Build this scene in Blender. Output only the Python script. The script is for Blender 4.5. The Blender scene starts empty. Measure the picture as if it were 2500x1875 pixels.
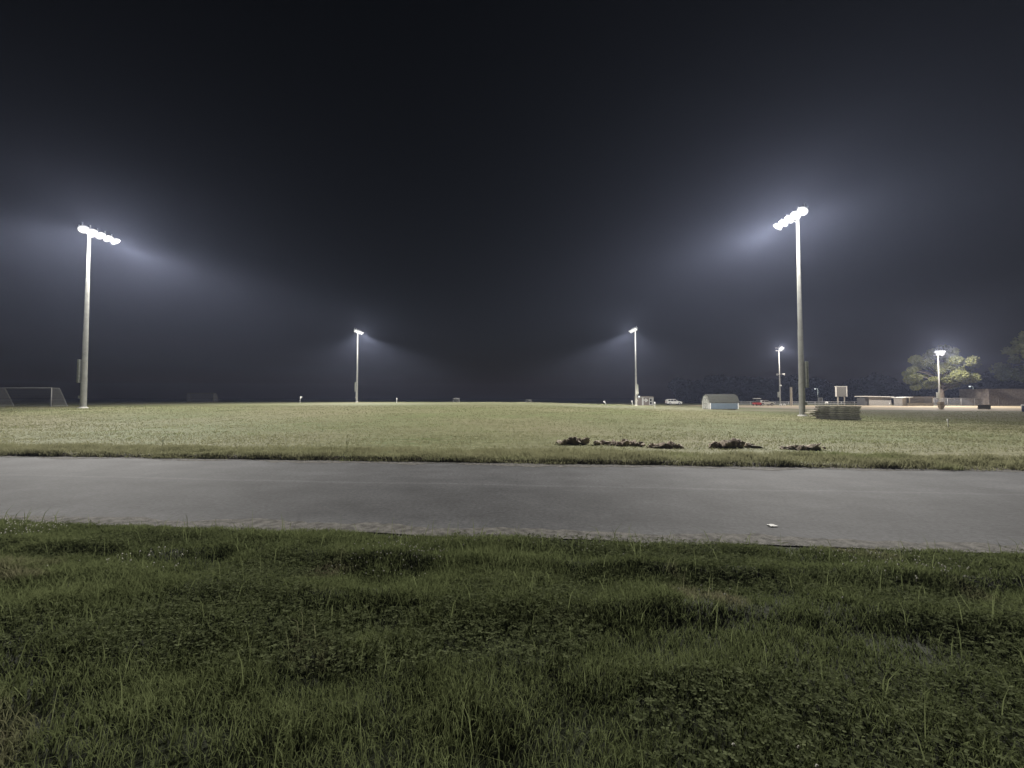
import bpy, math, random
import numpy as np
from mathutils import Vector, Matrix

random.seed(7)
RNG = np.random.default_rng(11)
S = bpy.context.scene
COL = S.collection
R = math.radians

# ------------------------------------------------------------------ camera, world, exposure
CAM_Z = 1.7
cam = bpy.data.objects.new("camera", bpy.data.cameras.new("camera"))
COL.objects.link(cam)
cam.location = (0, 0, CAM_Z)
cam.rotation_euler = (R(92.0), 0, 0)
cam.data.sensor_width = 36
cam.data.lens = 14.4
cam.data.clip_start = 0.05
cam.data.clip_end = 3000
S.camera = cam

W = bpy.data.worlds.new("World")
S.world = W
W.use_nodes = True
wn, wl = W.node_tree.nodes, W.node_tree.links
sky = wn.new("ShaderNodeTexSky")
sky.sky_type = 'NISHITA'
sky.sun_disc = False
sky.sun_elevation = R(2.0)
sky.sun_rotation = R(200)
sky.air_density = 1.0
sky.dust_density = 0.6
wl.new(sky.outputs[0], wn["Background"].inputs[0])
WORLD_STRENGTH = 0.0018
wn["Background"].inputs[1].default_value = WORLD_STRENGTH

S.view_settings.view_transform = 'Standard'
S.view_settings.look = 'None'
S.view_settings.exposure = 0.0
S.view_settings.gamma = 1.0
S.cycles.volume_bounces = 0
S.cycles.max_bounces = 6
S.cycles.diffuse_bounces = 2
S.cycles.transparent_max_bounces = 6
S.cycles.use_denoising = True
S.cycles.sample_clamp_direct = 5.0
S.cycles.sample_clamp_indirect = 2.0

# strengths of the lamps
FLOOD_W = 28500.0
FLOOD_SPILL = 0.40     # stray light below the horizontal
FLOOD_UP = 1.9         # stray light above it
BALL_W = 29000.0
HAZE = 0.00030
LENS = 1.0

# ------------------------------------------------------------------ helpers
def sm(a, b, t):
    t = np.clip((np.asarray(t, float) - a) / (b - a), 0, 1)
    return t * t * (3 - 2 * t)

def _hash(ix, iy, seed):
    n = (ix.astype(np.int64) * 374761393 + iy.astype(np.int64) * 668265263 + seed * 1274126177) & 0x7fffffff
    n = ((n ^ (n >> 13)) * 1274126177) & 0x7fffffff
    n = n ^ (n >> 16)
    return (n & 0xffff) / 65535.0

def vnoise(x, y, seed=0):
    x = np.asarray(x, float); y = np.asarray(y, float)
    x, y = np.broadcast_arrays(x, y)
    ix = np.floor(x); iy = np.floor(y)
    fx = x - ix; fy = y - iy
    fx = fx * fx * (3 - 2 * fx); fy = fy * fy * (3 - 2 * fy)
    a = _hash(ix, iy, seed); b = _hash(ix + 1, iy, seed)
    c = _hash(ix, iy + 1, seed); d = _hash(ix + 1, iy + 1, seed)
    return (a * (1 - fx) + b * fx) * (1 - fy) + (c * (1 - fx) + d * fx) * fy

ROAD_SLOPE = 0.092
NEAR_V, FAR_V = 5.14, 10.72          # road edges, v = y + slope * x

def terrain(x, y):
    x = np.asarray(x, float); y = np.asarray(y, float)
    x, y = np.broadcast_arrays(x, y)
    v = y + ROAD_SLOPE * x
    t = sm(13, 46, v)
    left = 1 - sm(2, 30, x)
    z = 0.55 * t * left - 0.30 * t * sm(18, 44, x)
    z = z - 0.5 * sm(117, 140, y) * (1 - sm(20, 40, x))
    # foreground verge: low ridges parallel to the road, small lumps
    near = 1 - sm(4.55, 5.0, v)
    rid = 0.055 * np.exp(-((v - 4.28 - 0.10 * (vnoise(x * .7, y * 0, 3) - .5)) / 0.17) ** 2)
    rid = rid + 0.05 * np.exp(-((v - 3.5 - 0.25 * (vnoise(x * .6, y * 0, 5) - .5)) / 0.22) ** 2)
    lump = 0.06 * (vnoise(x * 1.6, y * 1.6, 1) - .5) + 0.03 * (vnoise(x * 4, y * 4, 2) - .5)
    z = z + near * (rid * (0.4 + vnoise(x * .8, y * .8, 9)) + lump + 0.05 * (1 - sm(2.0, 4.4, v)))
    z = z + .075 * sm(10.74, 10.98, v) * (1 - .7 * sm(4, 12, x)) * (.7 + .6 * vnoise(x * .5, y * 0, 14))  # turf lip added to darken the foot of the far grass
    far = sm(11.3, 14, v) * (1 - sm(26, 40, x) * 0.6)
    z = z + far * 0.07 * (vnoise(x * .35, y * .35, 12) - .5) * (1 - sm(45, 60, y))
    return z

def tz(x, y):
    return float(terrain(x, y))

def at(px, y):
    return (px - 1250.0) / 1000.0 * y

def zat(py, y):
    return CAM_Z + (972.0 - py) / 1000.0 * y

def tag(o, label=None, cat=None, group=None, kind=None):
    if label: o["label"] = label
    if cat: o["category"] = cat
    if group: o["group"] = group
    if kind: o["kind"] = kind
    return o

def empty(name, loc, rz=0.0):
    o = bpy.data.objects.new(name, None)
    o.empty_display_size = 0.3
    COL.objects.link(o)
    o.location = loc
    o.rotation_euler = (0, 0, rz)
    return o

class MB:
    def __init__(self):
        self.v = []; self.f = []
    def add(self, vs, fs):
        n = len(self.v)
        self.v += [tuple(p) for p in vs]
        self.f += [tuple(i + n for i in f) for f in fs]
        return self
    def box(self, c, s, rz=0.0, rx=0.0, ry=0.0, bev=0.0):
        hx, hy, hz = s[0] / 2, s[1] / 2, s[2] / 2
        if bev > 0:
            b = min(bev, hx * .49, hy * .49, hz * .49)
            vs = []
            for sx in (-1, 1):
                for sy in (-1, 1):
                    for sz in (-1, 1):
                        vs += [(sx * hx, sy * (hy - b), sz * (hz - b)), (sx * (hx - b), sy * hy, sz * (hz - b)), (sx * (hx - b), sy * (hy - b), sz * hz)]
            def k(sx, sy, sz): return ((sx > 0) * 4 + (sy > 0) * 2 + (sz > 0)) * 3
            fs = []
            for a in (-1, 1):
                fs.append([k(a, -1, -1), k(a, 1, -1), k(a, 1, 1), k(a, -1, 1)][::a])
                fs.append([k(-1, a, -1) + 1, k(-1, a, 1) + 1, k(1, a, 1) + 1, k(1, a, -1) + 1][::a])
                fs.append([k(-1, -1, a) + 2, k(1, -1, a) + 2, k(1, 1, a) + 2, k(-1, 1, a) + 2][::a])
                for b2 in (-1, 1):
                    fs.append([k(a, b2, -1), k(a, b2, 1), k(a, b2, 1) + 1, k(a, b2, -1) + 1])
                    fs.append([k(a, -1, b2), k(a, 1, b2), k(a, 1, b2) + 2, k(a, -1, b2) + 2])
                    fs.append([k(-1, a, b2) + 1, k(1, a, b2) + 1, k(1, a, b2) + 2, k(-1, a, b2) + 2])
                    for c2 in (-1, 1):
                        q = k(a, b2, c2); fs.append([q, q + 1, q + 2])
        else:
            vs = [(sx * hx, sy * hy, sz * hz) for sx in (-1, 1) for sy in (-1, 1) for sz in (-1, 1)]
            fs = [(0, 1, 3, 2), (4, 6, 7, 5), (0, 4, 5, 1), (2, 3, 7, 6), (0, 2, 6, 4), (1, 5, 7, 3)]
        M = Matrix.Translation(c) @ Matrix.Rotation(rz, 4, 'Z') @ Matrix.Rotation(ry, 4, 'Y') @ Matrix.Rotation(rx, 4, 'X')
        return self.add([M @ Vector(p) for p in vs], fs)
    def tube(self, pts, rads, n=12, cap=True):
        pts = [Vector(p) for p in pts]
        if not hasattr(rads, '__len__'): rads = [rads] * len(pts)
        ring = []
        for i, p in enumerate(pts):
            a = pts[max(i - 1, 0)]; b = pts[min(i + 1, len(pts) - 1)]
            d = (b - a).normalized()
            u = d.cross(Vector((0, 0, 1)) if abs(d.z) < .9 else Vector((1, 0, 0))).normalized()
            w = d.cross(u)
            ring.append([p + (u * math.cos(t) + w * math.sin(t)) * rads[i] for t in [2 * math.pi * j / n for j in range(n)]])
        vs = [q for r in ring for q in r]
        fs = []
        for i in range(len(pts) - 1):
            for j in range(n):
                k = (j + 1) % n
                fs.append((i * n + j, i * n + k, (i + 1) * n + k, (i + 1) * n + j))
        if cap:
            fs.append(tuple(range(n))[::-1]); fs.append(tuple((len(pts) - 1) * n + j for j in range(n)))
        return self.add(vs, fs)
    def lathe(self, prof, n=16, M=None):
        M = M or Matrix.Identity(4)
        vs = [M @ Vector((r * math.cos(2 * math.pi * j / n), r * math.sin(2 * math.pi * j / n), z)) for r, z in prof for j in range(n)]
        fs = []
        for i in range(len(prof) - 1):
            for j in range(n):
                k = (j + 1) % n
                fs.append((i * n + j, i * n + k, (i + 1) * n + k, (i + 1) * n + j))
        return self.add(vs, fs)
    def prism(self, poly, y0, y1, M=None):
        """poly in (x, z), extruded along y"""
        M = M or Matrix.Identity(4)
        n = len(poly)
        vs = [M @ Vector((x, y0, z)) for x, z in poly] + [M @ Vector((x, y1, z)) for x, z in poly]
        fs = [tuple(range(n)), tuple(range(n, 2 * n))[::-1]]
        for i in range(n):
            k = (i + 1) % n
            fs.append((i, i + n, k + n, k))
        return self.add(vs, fs)
    def build(self, name, m, parent=None, smooth=False, fix=True):
        me = bpy.data.meshes.new(name)
        me.from_pydata(self.v, [], self.f)
        if fix:
            import bmesh
            bm = bmesh.new(); bm.from_mesh(me)
            bmesh.ops.recalc_face_normals(bm, faces=bm.faces)
            bm.to_mesh(me); bm.free()
        me.materials.append(m)
        if smooth:
            me.polygons.foreach_set('use_smooth', [True] * len(me.polygons))
        o = bpy.data.objects.new(name, me)
        COL.objects.link(o)
        if parent: o.parent = parent
        return o

def np_mesh(name, V, loops, starts, totals, m, tint=None):
    me = bpy.data.meshes.new(name)
    me.vertices.add(len(V)); me.vertices.foreach_set('co', np.ascontiguousarray(V, np.float32).ravel())
    me.loops.add(len(loops)); me.loops.foreach_set('vertex_index', np.ascontiguousarray(loops, np.int32))
    me.polygons.add(len(starts)); me.polygons.foreach_set('loop_start', np.ascontiguousarray(starts, np.int32))
    if tint is not None:
        a = me.attributes.new('tint', 'FLOAT', 'POINT'); a.data.foreach_set('value', np.ascontiguousarray(tint, np.float32))
    me.update(calc_edges=True); me.validate()
    me.materials.append(m)
    o = bpy.data.objects.new(name, me); COL.objects.link(o)
    return o

# ------------------------------------------------------------------ materials
def mat(name, col, rough=0.6, metal=0.0, var=0.12, scale=6.0, bump=0.0, spec=0.3, col2=None):
    m = bpy.data.materials.new(name); m.use_nodes = True
    n, l = m.node_tree.nodes, m.node_tree.links
    b = n["Principled BSDF"]
    b.inputs['Roughness'].default_value = rough; b.inputs['Metallic'].default_value = metal
    b.inputs['Specular IOR Level'].default_value = spec
    tc = n.new("ShaderNodeTexCoord")
    nz = n.new("ShaderNodeTexNoise"); nz.inputs['Scale'].default_value = scale; nz.inputs['Detail'].default_value = 6
    l.new(tc.outputs['Object'], nz.inputs['Vector'])
    mx = n.new("ShaderNodeMix"); mx.data_type = 'RGBA'
    c2 = col2 or tuple(c * (1 - 2 * var) for c in col)
    mx.inputs[6].default_value = (*c2, 1); mx.inputs[7].default_value = (*col, 1)
    mr = n.new("ShaderNodeMapRange"); mr.inputs['From Min'].default_value = .35; mr.inputs['From Max'].default_value = .62
    l.new(nz.outputs['Fac'], mr.inputs[0]); l.new(mr.outputs[0], mx.inputs[0])
    l.new(mx.outputs[2], b.inputs['Base Color'])
    if bump:
        bp = n.new("ShaderNodeBump"); bp.inputs['Strength'].default_value = bump; bp.inputs['Distance'].default_value = .02
        nz2 = n.new("ShaderNodeTexNoise"); nz2.inputs['Scale'].default_value = scale * 5; nz2.inputs['Detail'].default_value = 5
        l.new(tc.outputs['Object'], nz2.inputs['Vector'])
        l.new(nz2.outputs['Fac'], bp.inputs['Height']); l.new(bp.outputs[0], b.inputs['Normal'])
    return m

def emis(name, col, k):
    m = bpy.data.materials.new(name); m.use_nodes = True
    n, l = m.node_tree.nodes, m.node_tree.links
    n.remove(n["Principled BSDF"])
    e = n.new("ShaderNodeEmission"); e.inputs[0].default_value = (*col, 1); e.inputs[1].default_value = k
    l.new(e.outputs[0], n["Material Output"].inputs['Surface'])
    m.cycles.emission_sampling = 'NONE'
    return m

def leafmat(name, dark, light, dry=None, trans=0.3, nscale=1.0, dryamt=0.0):
    """thin plant tissue: per-blade tint attribute plus patchy noise, diffuse + translucent"""
    m = bpy.data.materials.new(name); m.use_nodes = True
    n, l = m.node_tree.nodes, m.node_tree.links
    n.remove(n["Principled BSDF"])
    at_ = n.new("ShaderNodeAttribute"); at_.attribute_name = 'tint'
    mx = n.new("ShaderNodeMix"); mx.data_type = 'RGBA'
    mx.inputs[6].default_value = (*dark, 1); mx.inputs[7].default_value = (*light, 1)
    l.new(at_.outputs['Fac'], mx.inputs[0])
    out = mx.outputs[2]
    if dry:
        g = n.new("ShaderNodeNewGeometry")
        nz = n.new("ShaderNodeTexNoise"); nz.inputs['Scale'].default_value = nscale; nz.inputs['Detail'].default_value = 5
        l.new(g.outputs['Position'], nz.inputs['Vector'])
        mr = n.new("ShaderNodeMapRange"); mr.inputs['From Min'].default_value = .62 - dryamt; mr.inputs['From Max'].default_value = .72 - dryamt * .6
        l.new(nz.outputs['Fac'], mr.inputs[0])
        m2 = n.new("ShaderNodeMix"); m2.data_type = 'RGBA'
        l.new(mr.outputs[0], m2.inputs[0]); l.new(out, m2.inputs[6]); m2.inputs[7].default_value = (*dry, 1)
        out = m2.outputs[2]
    d = n.new("ShaderNodeBsdfDiffuse"); t = n.new("ShaderNodeBsdfTranslucent"); ms = n.new("ShaderNodeMixShader")
    l.new(out, d.inputs[0]); l.new(out, t.inputs[0])
    ms.inputs[0].default_value = trans
    l.new(d.outputs[0], ms.inputs[1]); l.new(t.outputs[0], ms.inputs[2])
    l.new(ms.outputs[0], n["Material Output"].inputs['Surface'])
    return m

M_POLE = mat("galvanized_steel", (.29, .29, .27), .6, .0, .10, 2.2, .1, .3)
M_POLE2 = mat("weathered_concrete", (.42, .41, .38), .8, 0, .1, 4, .2)
M_DARKMETAL = mat("dark_metal", (.10, .10, .10), .5, .3, .1)
M_BOX = mat("cabinet_paint", (.30, .31, .28), .6, 0, .1)
M_LENS = emis("floodlight_glass", (1, .98, .93), LENS)
M_LAMPW = emis("street_lamp_glow", (.95, 1, .98), 1.2)
M_ALU = mat("aluminium", (.55, .55, .55), .4, .5, .08)
M_WHITE = mat("white_paint", (.60, .60, .58), .5, 0, .06, 4)
M_BLUE = mat("blue_grey_siding", (.10, .128, .155), .6, 0, .06, 3)
M_SHINGLE = mat("grey_shingle", (.068, .07, .06), .9, 0, .2, 9, .5)
M_BROWN = mat("brown_siding", (.16, .135, .12), .8, 0, .15, 5)
M_GOAL = mat("scuffed_white_tube", (.30, .30, .29), .6, 0, .1)
M_TYRE = mat("rubber", (.02, .02, .02), .8)
M_GLASS = mat("tinted_glass", (.015, .017, .02), .12, 0, 0, 3, 0, .5)
M_CARWHITE = mat("white_car_paint", (.70, .70, .68), .25, 0, .03, 2, 0, .5)
M_RED = mat("red_plastic", (.45, .05, .04), .4, 0, .1)
M_WOOD = mat("weathered_wood", (.20, .175, .14), .85, 0, .25, 7, .4)
M_WOODPALE = mat("pale_wood", (.42, .38, .31), .8, 0, .2, 7, .3)
M_WOODGREY = mat("grey_wood", (.46, .45, .40), .85, 0, .22, 6, .4)
M_BLOCK = mat("painted_block_wall", (.30, .287, .265), .8, 0, .1, 3, .2)
M_BRICK = mat("brown_brick", (.185, .162, .143), .85, 0, .2, 2.5, .3)
M_ROOFPALE = mat("pale_metal_roof", (.60, .57, .52), .5, 0, .1)
M_TAN = mat("tan_canvas", (.50, .42, .33), .8, 0, .1)
M_NAVY = mat("navy_plastic", (.03, .04, .09), .4)
M_DARKPANEL = mat("grey_panel", (.15, .143, .122), .7, 0, .15)
M_NET = mat("net_cord", (.55, .55, .53), .8)
M_PIPE = mat("fence_pipe", (.45, .45, .45), .5, .2, .08)
M_BARK = mat("bark", (.16, .13, .10), .9, 0, .25, 4, .6)
M_PAPER = mat("white_paper", (.42, .42, .40), .7)
M_CLOD = mat("torn_sod_soil", (.48, .42, .35), .95, 0, .3, 4, .9, .1, col2=(.20, .16, .13))

def chainlink():
    m = bpy.data.materials.new("chain_link_mesh"); m.use_nodes = True
    n, l = m.node_tree.nodes, m.node_tree.links
    b = n["Principled BSDF"]; b.inputs['Base Color'].default_value = (.35, .36, .38, 1); b.inputs['Roughness'].default_value = .6
    b.inputs['Alpha'].default_value = .38
    return m
M_LINK = chainlink()
def netmat():
    m = bpy.data.materials.new("goal_net_mesh"); m.use_nodes = True
    n, l = m.node_tree.nodes, m.node_tree.links
    b = n["Principled BSDF"]; b.inputs['Base Color'].default_value = (.28, .28, .265, 1); b.inputs['Roughness'].default_value = .9
    tc = n.new("ShaderNodeTexCoord")
    tot = None
    # square cord grid, 12 cm
    sx = n.new("ShaderNodeSeparateXYZ"); l.new(tc.outputs['Object'], sx.inputs[0])
    ad = n.new("ShaderNodeMath"); ad.operation = 'ADD'; l.new(sx.outputs[1], ad.inputs[0]); l.new(sx.outputs[2], ad.inputs[1])
    ad2 = n.new("ShaderNodeMath"); ad2.operation = 'ADD'; l.new(sx.outputs[0], ad2.inputs[0]); l.new(sx.outputs[1], ad2.inputs[1])
    outs = []
    for src in (ad2.outputs[0], ad.outputs[0]):
        mu = n.new("ShaderNodeMath"); mu.operation = 'MULTIPLY'; mu.inputs[1].default_value = 1 / .12; l.new(src, mu.inputs[0])
        fr = n.new("ShaderNodeMath"); fr.operation = 'FRACT'; l.new(mu.outputs[0], fr.inputs[0])
        lt = n.new("ShaderNodeMath"); lt.operation = 'LESS_THAN'; lt.inputs[1].default_value = .075; l.new(fr.outputs[0], lt.inputs[0])
        outs.append(lt)
    mxn = n.new("ShaderNodeMath"); mxn.operation = 'MAXIMUM'; l.new(outs[0].outputs[0], mxn.inputs[0]); l.new(outs[1].outputs[0], mxn.inputs[1])
    l.new(mxn.outputs[0], b.inputs['Alpha'])
    return m
M_NETMESH = netmat()

def ground_mat():
    m = bpy.data.materials.new("grass_turf"); m.use_nodes = True
    n, l = m.node_tree.nodes, m.node_tree.links
    b = n["Principled BSDF"]; b.inputs['Roughness'].default_value = .95; b.inputs['Specular IOR Level'].default_value = .1
    g = n.new("ShaderNodeNewGeometry")
    def noise(scale, det=5, sx=1, sy=1):
        mp = n.new("ShaderNodeMapping"); mp.inputs['Scale'].default_value = (sx, sy, 1)
        l.new(g.outputs['Position'], mp.inputs['Vector'])
        z = n.new("ShaderNodeTexNoise"); z.inputs['Scale'].default_value = scale; z.inputs['Detail'].default_value = det
        l.new(mp.outputs[0], z.inputs['Vector']); return z.outputs['Fac']
    def mr(src, a, c, lo=0, hi=1):
        r = n.new("ShaderNodeMapRange"); r.inputs['From Min'].default_value = a; r.inputs['From Max'].default_value = c
        r.inputs['To Min'].default_value = lo; r.inputs['To Max'].default_value = hi
        l.new(src, r.inputs[0]); return r.outputs[0]
    def mix(f, a, c):
        x = n.new("ShaderNodeMix"); x.data_type = 'RGBA'
        l.new(f, x.inputs[0])
        for i, q in ((6, a), (7, c)):
            if isinstance(q, tuple): x.inputs[i].default_value = (*q, 1)
            else: l.new(q, x.inputs[i])
        return x.outputs[2]
    tan, green = (.168, .158, .092), (.115, .138, .058)
    base = mix(mr(noise(.07, 4), .40, .60), green, tan)
    base = mix(mr(noise(.9, 6, .6, 1.4), .42, .64, 0, .6), base, (.115, .118, .055))
    base = mix(mr(noise(5, 5, .5, 1.5), .45, .68, 0, .55), base, (.225, .21, .125))
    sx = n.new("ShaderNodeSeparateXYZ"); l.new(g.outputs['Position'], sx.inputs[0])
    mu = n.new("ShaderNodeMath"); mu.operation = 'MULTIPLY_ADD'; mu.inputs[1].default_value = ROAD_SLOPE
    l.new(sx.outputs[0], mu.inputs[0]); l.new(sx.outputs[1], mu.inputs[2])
    base = mix(mr(mu.outputs[0], 10.98, 11.1), (.06, .05, .034), base)  # dark soil band on the lip, painting the shade under the grass edge
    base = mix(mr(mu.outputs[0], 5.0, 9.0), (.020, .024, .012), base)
    l.new(base, b.inputs['Base Color'])
    bp = n.new("ShaderNodeBump"); bp.inputs['Strength'].default_value = .8; bp.inputs['Distance'].default_value = .12
    l.new(noise(3.0, 6), bp.inputs['Height']); l.new(bp.outputs[0], b.inputs['Normal'])
    return m

def road_mat():
    m = bpy.data.materials.new("worn_asphalt"); m.use_nodes = True
    n, l = m.node_tree.nodes, m.node_tree.links
    b = n["Principled BSDF"]; b.inputs['Roughness'].default_value = .9; b.inputs['Specular IOR Level'].default_value = .12
    tc = n.new("ShaderNodeTexCoord")
    sx = n.new("ShaderNodeSeparateXYZ"); l.new(tc.outputs['Object'], sx.inputs[0])
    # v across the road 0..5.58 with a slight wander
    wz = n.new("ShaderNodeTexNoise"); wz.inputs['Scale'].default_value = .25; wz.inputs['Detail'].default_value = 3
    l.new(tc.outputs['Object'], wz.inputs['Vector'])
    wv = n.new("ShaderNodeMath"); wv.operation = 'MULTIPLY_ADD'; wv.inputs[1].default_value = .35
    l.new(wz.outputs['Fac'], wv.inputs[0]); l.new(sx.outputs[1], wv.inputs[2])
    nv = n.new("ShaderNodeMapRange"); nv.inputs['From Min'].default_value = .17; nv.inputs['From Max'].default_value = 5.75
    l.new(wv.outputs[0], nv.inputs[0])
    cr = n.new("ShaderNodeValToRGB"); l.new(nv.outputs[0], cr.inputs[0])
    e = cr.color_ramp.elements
    stops = [(p_, c_ * .31) for p_, c_ in [(0, .23), (.05, .195), (.13, .145), (.3, .152), (.42, .142), (.49, .165), (.510, .175), (.524, .25), (.54, .18), (.6, .178), (.68, .208), (.75, .188), (.82, .212), (.88, .192), (.95, .26), (1, .27)]]  # wear bands and pale joint; lamplight painted in as darker near, lighter far lane
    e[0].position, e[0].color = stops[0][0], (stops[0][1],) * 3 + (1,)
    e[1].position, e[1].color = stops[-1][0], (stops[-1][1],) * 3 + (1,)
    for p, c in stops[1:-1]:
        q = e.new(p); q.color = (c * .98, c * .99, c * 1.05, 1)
    mp = n.new("ShaderNodeMapping"); mp.inputs['Scale'].default_value = (.35, 1.0, 1); l.new(tc.outputs['Object'], mp.inputs['Vector'])
    nz = n.new("ShaderNodeTexNoise"); nz.inputs['Scale'].default_value = 2.2; nz.inputs['Detail'].default_value = 7; l.new(mp.outputs[0], nz.inputs['Vector'])
    fz = n.new("ShaderNodeTexNoise"); fz.inputs['Scale'].default_value = 17; fz.inputs['Detail'].default_value = 8; fz.inputs['Roughness'].default_value = .75; l.new(tc.outputs['Object'], fz.inputs['Vector'])
    r1 = n.new("ShaderNodeMapRange"); r1.inputs['From Min'].default_value = .3; r1.inputs['From Max'].default_value = .7; r1.inputs['To Min'].default_value = .90; r1.inputs['To Max'].default_value = 1.09
    l.new(nz.outputs['Fac'], r1.inputs[0])
    r2 = n.new("ShaderNodeMapRange"); r2.inputs['From Min'].default_value = .3; r2.inputs['From Max'].default_value = .7; r2.inputs['To Min'].default_value = .5; r2.inputs['To Max'].default_value = 1.55
    l.new(fz.outputs['Fac'], r2.inputs[0])
    mm = n.new("ShaderNodeMath"); mm.operation = 'MULTIPLY'; l.new(r1.outputs[0], mm.inputs[0]); l.new(r2.outputs[0], mm.inputs[1])
    # mottled wear, darker sealed patches and hairline cracks
    pz = n.new("ShaderNodeTexNoise"); pz.inputs['Scale'].default_value = .9; pz.inputs['Detail'].default_value = 8; pz.inputs['Roughness'].default_value = .65
    l.new(tc.outputs['Object'], pz.inputs['Vector'])
    r3 = n.new("ShaderNodeMapRange"); r3.inputs['From Min'].default_value = .35; r3.inputs['From Max'].default_value = .68; r3.inputs['To Min'].default_value = .74; r3.inputs['To Max'].default_value = 1.25
    l.new(pz.outputs['Fac'], r3.inputs[0])
    m3 = n.new("ShaderNodeMath"); m3.operation = 'MULTIPLY'; l.new(mm.outputs[0], m3.inputs[0]); l.new(r3.outputs[0], m3.inputs[1])
    wp = n.new("ShaderNodeTexNoise"); wp.inputs['Scale'].default_value = 1.6; wp.inputs['Detail'].default_value = 4; l.new(tc.outputs['Object'], wp.inputs['Vector'])
    wa = n.new("ShaderNodeVectorMath"); wa.operation = 'MULTIPLY_ADD'; wa.inputs[1].default_value = (.5, .5, .5); l.new(wp.outputs['Color'], wa.inputs[0]); l.new(tc.outputs['Object'], wa.inputs[2])
    vo = n.new("ShaderNodeTexVoronoi"); vo.feature = 'DISTANCE_TO_EDGE'; vo.inputs['Scale'].default_value = .42; l.new(wa.outputs[0], vo.inputs['Vector'])
    ck = n.new("ShaderNodeMapRange"); ck.inputs['From Min'].default_value = .003; ck.inputs['From Max'].default_value = .011; ck.inputs['To Min'].default_value = .90; ck.inputs['To Max'].default_value = 1.0
    l.new(vo.outputs['Distance'], ck.inputs[0])
    m4 = n.new("ShaderNodeMath"); m4.operation = 'MULTIPLY'; l.new(m3.outputs[0], m4.inputs[0]); l.new(ck.outputs[0], m4.inputs[1]); mm = m4
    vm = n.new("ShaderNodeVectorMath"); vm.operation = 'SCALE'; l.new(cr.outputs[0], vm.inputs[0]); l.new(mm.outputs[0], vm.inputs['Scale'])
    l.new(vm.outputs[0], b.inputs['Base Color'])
    bp = n.new("ShaderNodeBump"); bp.inputs['Strength'].default_value = .5; bp.inputs['Distance'].default_value = .008
    l.new(fz.outputs['Fac'], bp.inputs['Height']); l.new(bp.outputs[0], b.inputs['Normal'])
    return m

# ------------------------------------------------------------------ setting: ground, road, infield
def grid(name, xs, ys, zf, m):
    X, Y = np.meshgrid(xs, ys)
    Z = zf(X, Y)
    V = np.stack([X, Y, Z], -1).reshape(-1, 3)
    nx, ny = len(xs), len(ys)
    i = (np.arange(ny - 1)[:, None] * nx + np.arange(nx - 1)[None, :]).ravel()
    Q = np.stack([i, i + 1, i + 1 + nx, i + nx], -1)
    o = np_mesh(name, V, Q.ravel(), np.arange(len(Q)) * 4, None, m)
    o.data.polygons.foreach_set('use_smooth', [True] * len(o.data.polygons))
    return o
xs = np.concatenate([np.linspace(-700, -60, 33)[:-1], np.linspace(-60, -14, 93)[:-1], np.linspace(-14, 14, 281)[:-1], np.linspace(14, 60, 93)[:-1], np.linspace(60, 700, 41)])
ys = np.concatenate([np.linspace(-40, 0.5, 12)[:-1], np.linspace(.5, 5.5, 91)[:-1], np.linspace(5.5, 17, 140)[:-1], np.linspace(17, 20, 10)[:-1], np.linspace(20, 60, 81)[:-1], np.linspace(60, 150, 91)[:-1], np.linspace(150, 700, 30)])
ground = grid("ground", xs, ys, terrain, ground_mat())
tag(ground, kind="structure")

def strip(name, v0f, v1f, z, m, x0=-130, x1=130, n=520):
    xs_ = np.linspace(x0, x1, n)
    # local frame: object's x along the road, y across from the near edge
    a = math.atan(-ROAD_SLOPE)
    V = []; F = []
    for i, x in enumerate(xs_):
        for vf in (v0f, v1f):
            v = vf(x) if callable(vf) else vf
            V.append((x, (v - NEAR_V), 0))
        if i: F.append((2 * i - 2, 2 * i, 2 * i + 1, 2 * i - 1))
    mb = MB(); mb.v, mb.f = V, F
    o = mb.build(name, m, fix=False)
    o.location = (0, NEAR_V, z); o.rotation_euler = (0, 0, a)
    tag(o, kind="structure")
    return o
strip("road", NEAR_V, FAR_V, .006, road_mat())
M_GRAVEL = mat("pale_gravel", (.135, .128, .118), .95, 0, .30, 9, .8, .1)
nz1 = lambda x, s, a: a * (float(vnoise(x, .3, s)) - .5)
strip("gravel_shoulder", lambda x: NEAR_V - .12 + nz1(x * 1.1, 31, .15), lambda x: NEAR_V + .22 + nz1(x * 1.1, 32, .30) + nz1(x * 9, 33, .10) + nz1(x * 23, 35, .06), .011, M_GRAVEL, -40, 40, 700)
strip("gravel_shoulder", lambda x: FAR_V - .30 + nz1(x * .9, 34, .55) + nz1(x * 5, 36, .3), lambda x: FAR_V + .25, .011, M_GRAVEL, -60, 60, 700)

# softball infield: bare dirt under its own lamps
M_DIRT = mat("infield_dirt", (.36, .30, .21), .95, 0, .08, .6, .3, .1)
poly = [(46, 104), (50, 90), (55, 75), (70, 65.5), (100, 61.5), (150, 60), (185, 75), (185, 112), (110, 111), (60, 113), (48, 113)]
xs_i = np.linspace(28, 190, 82); ys_i = np.linspace(56, 116, 61)
def in_poly(px, py):
    c = False; n_ = len(poly); j = n_ - 1
    for i in range(n_):
        xi, yi = poly[i]; xj, yj = poly[j]
        if (yi > py) != (yj > py) and px < (xj - xi) * (py - yi) / (yj - yi) + xi: c = not c
        j = i
    return c
mb = MB(); idx = {}
pts = [(p[0], p[1]) for p in poly]
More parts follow.
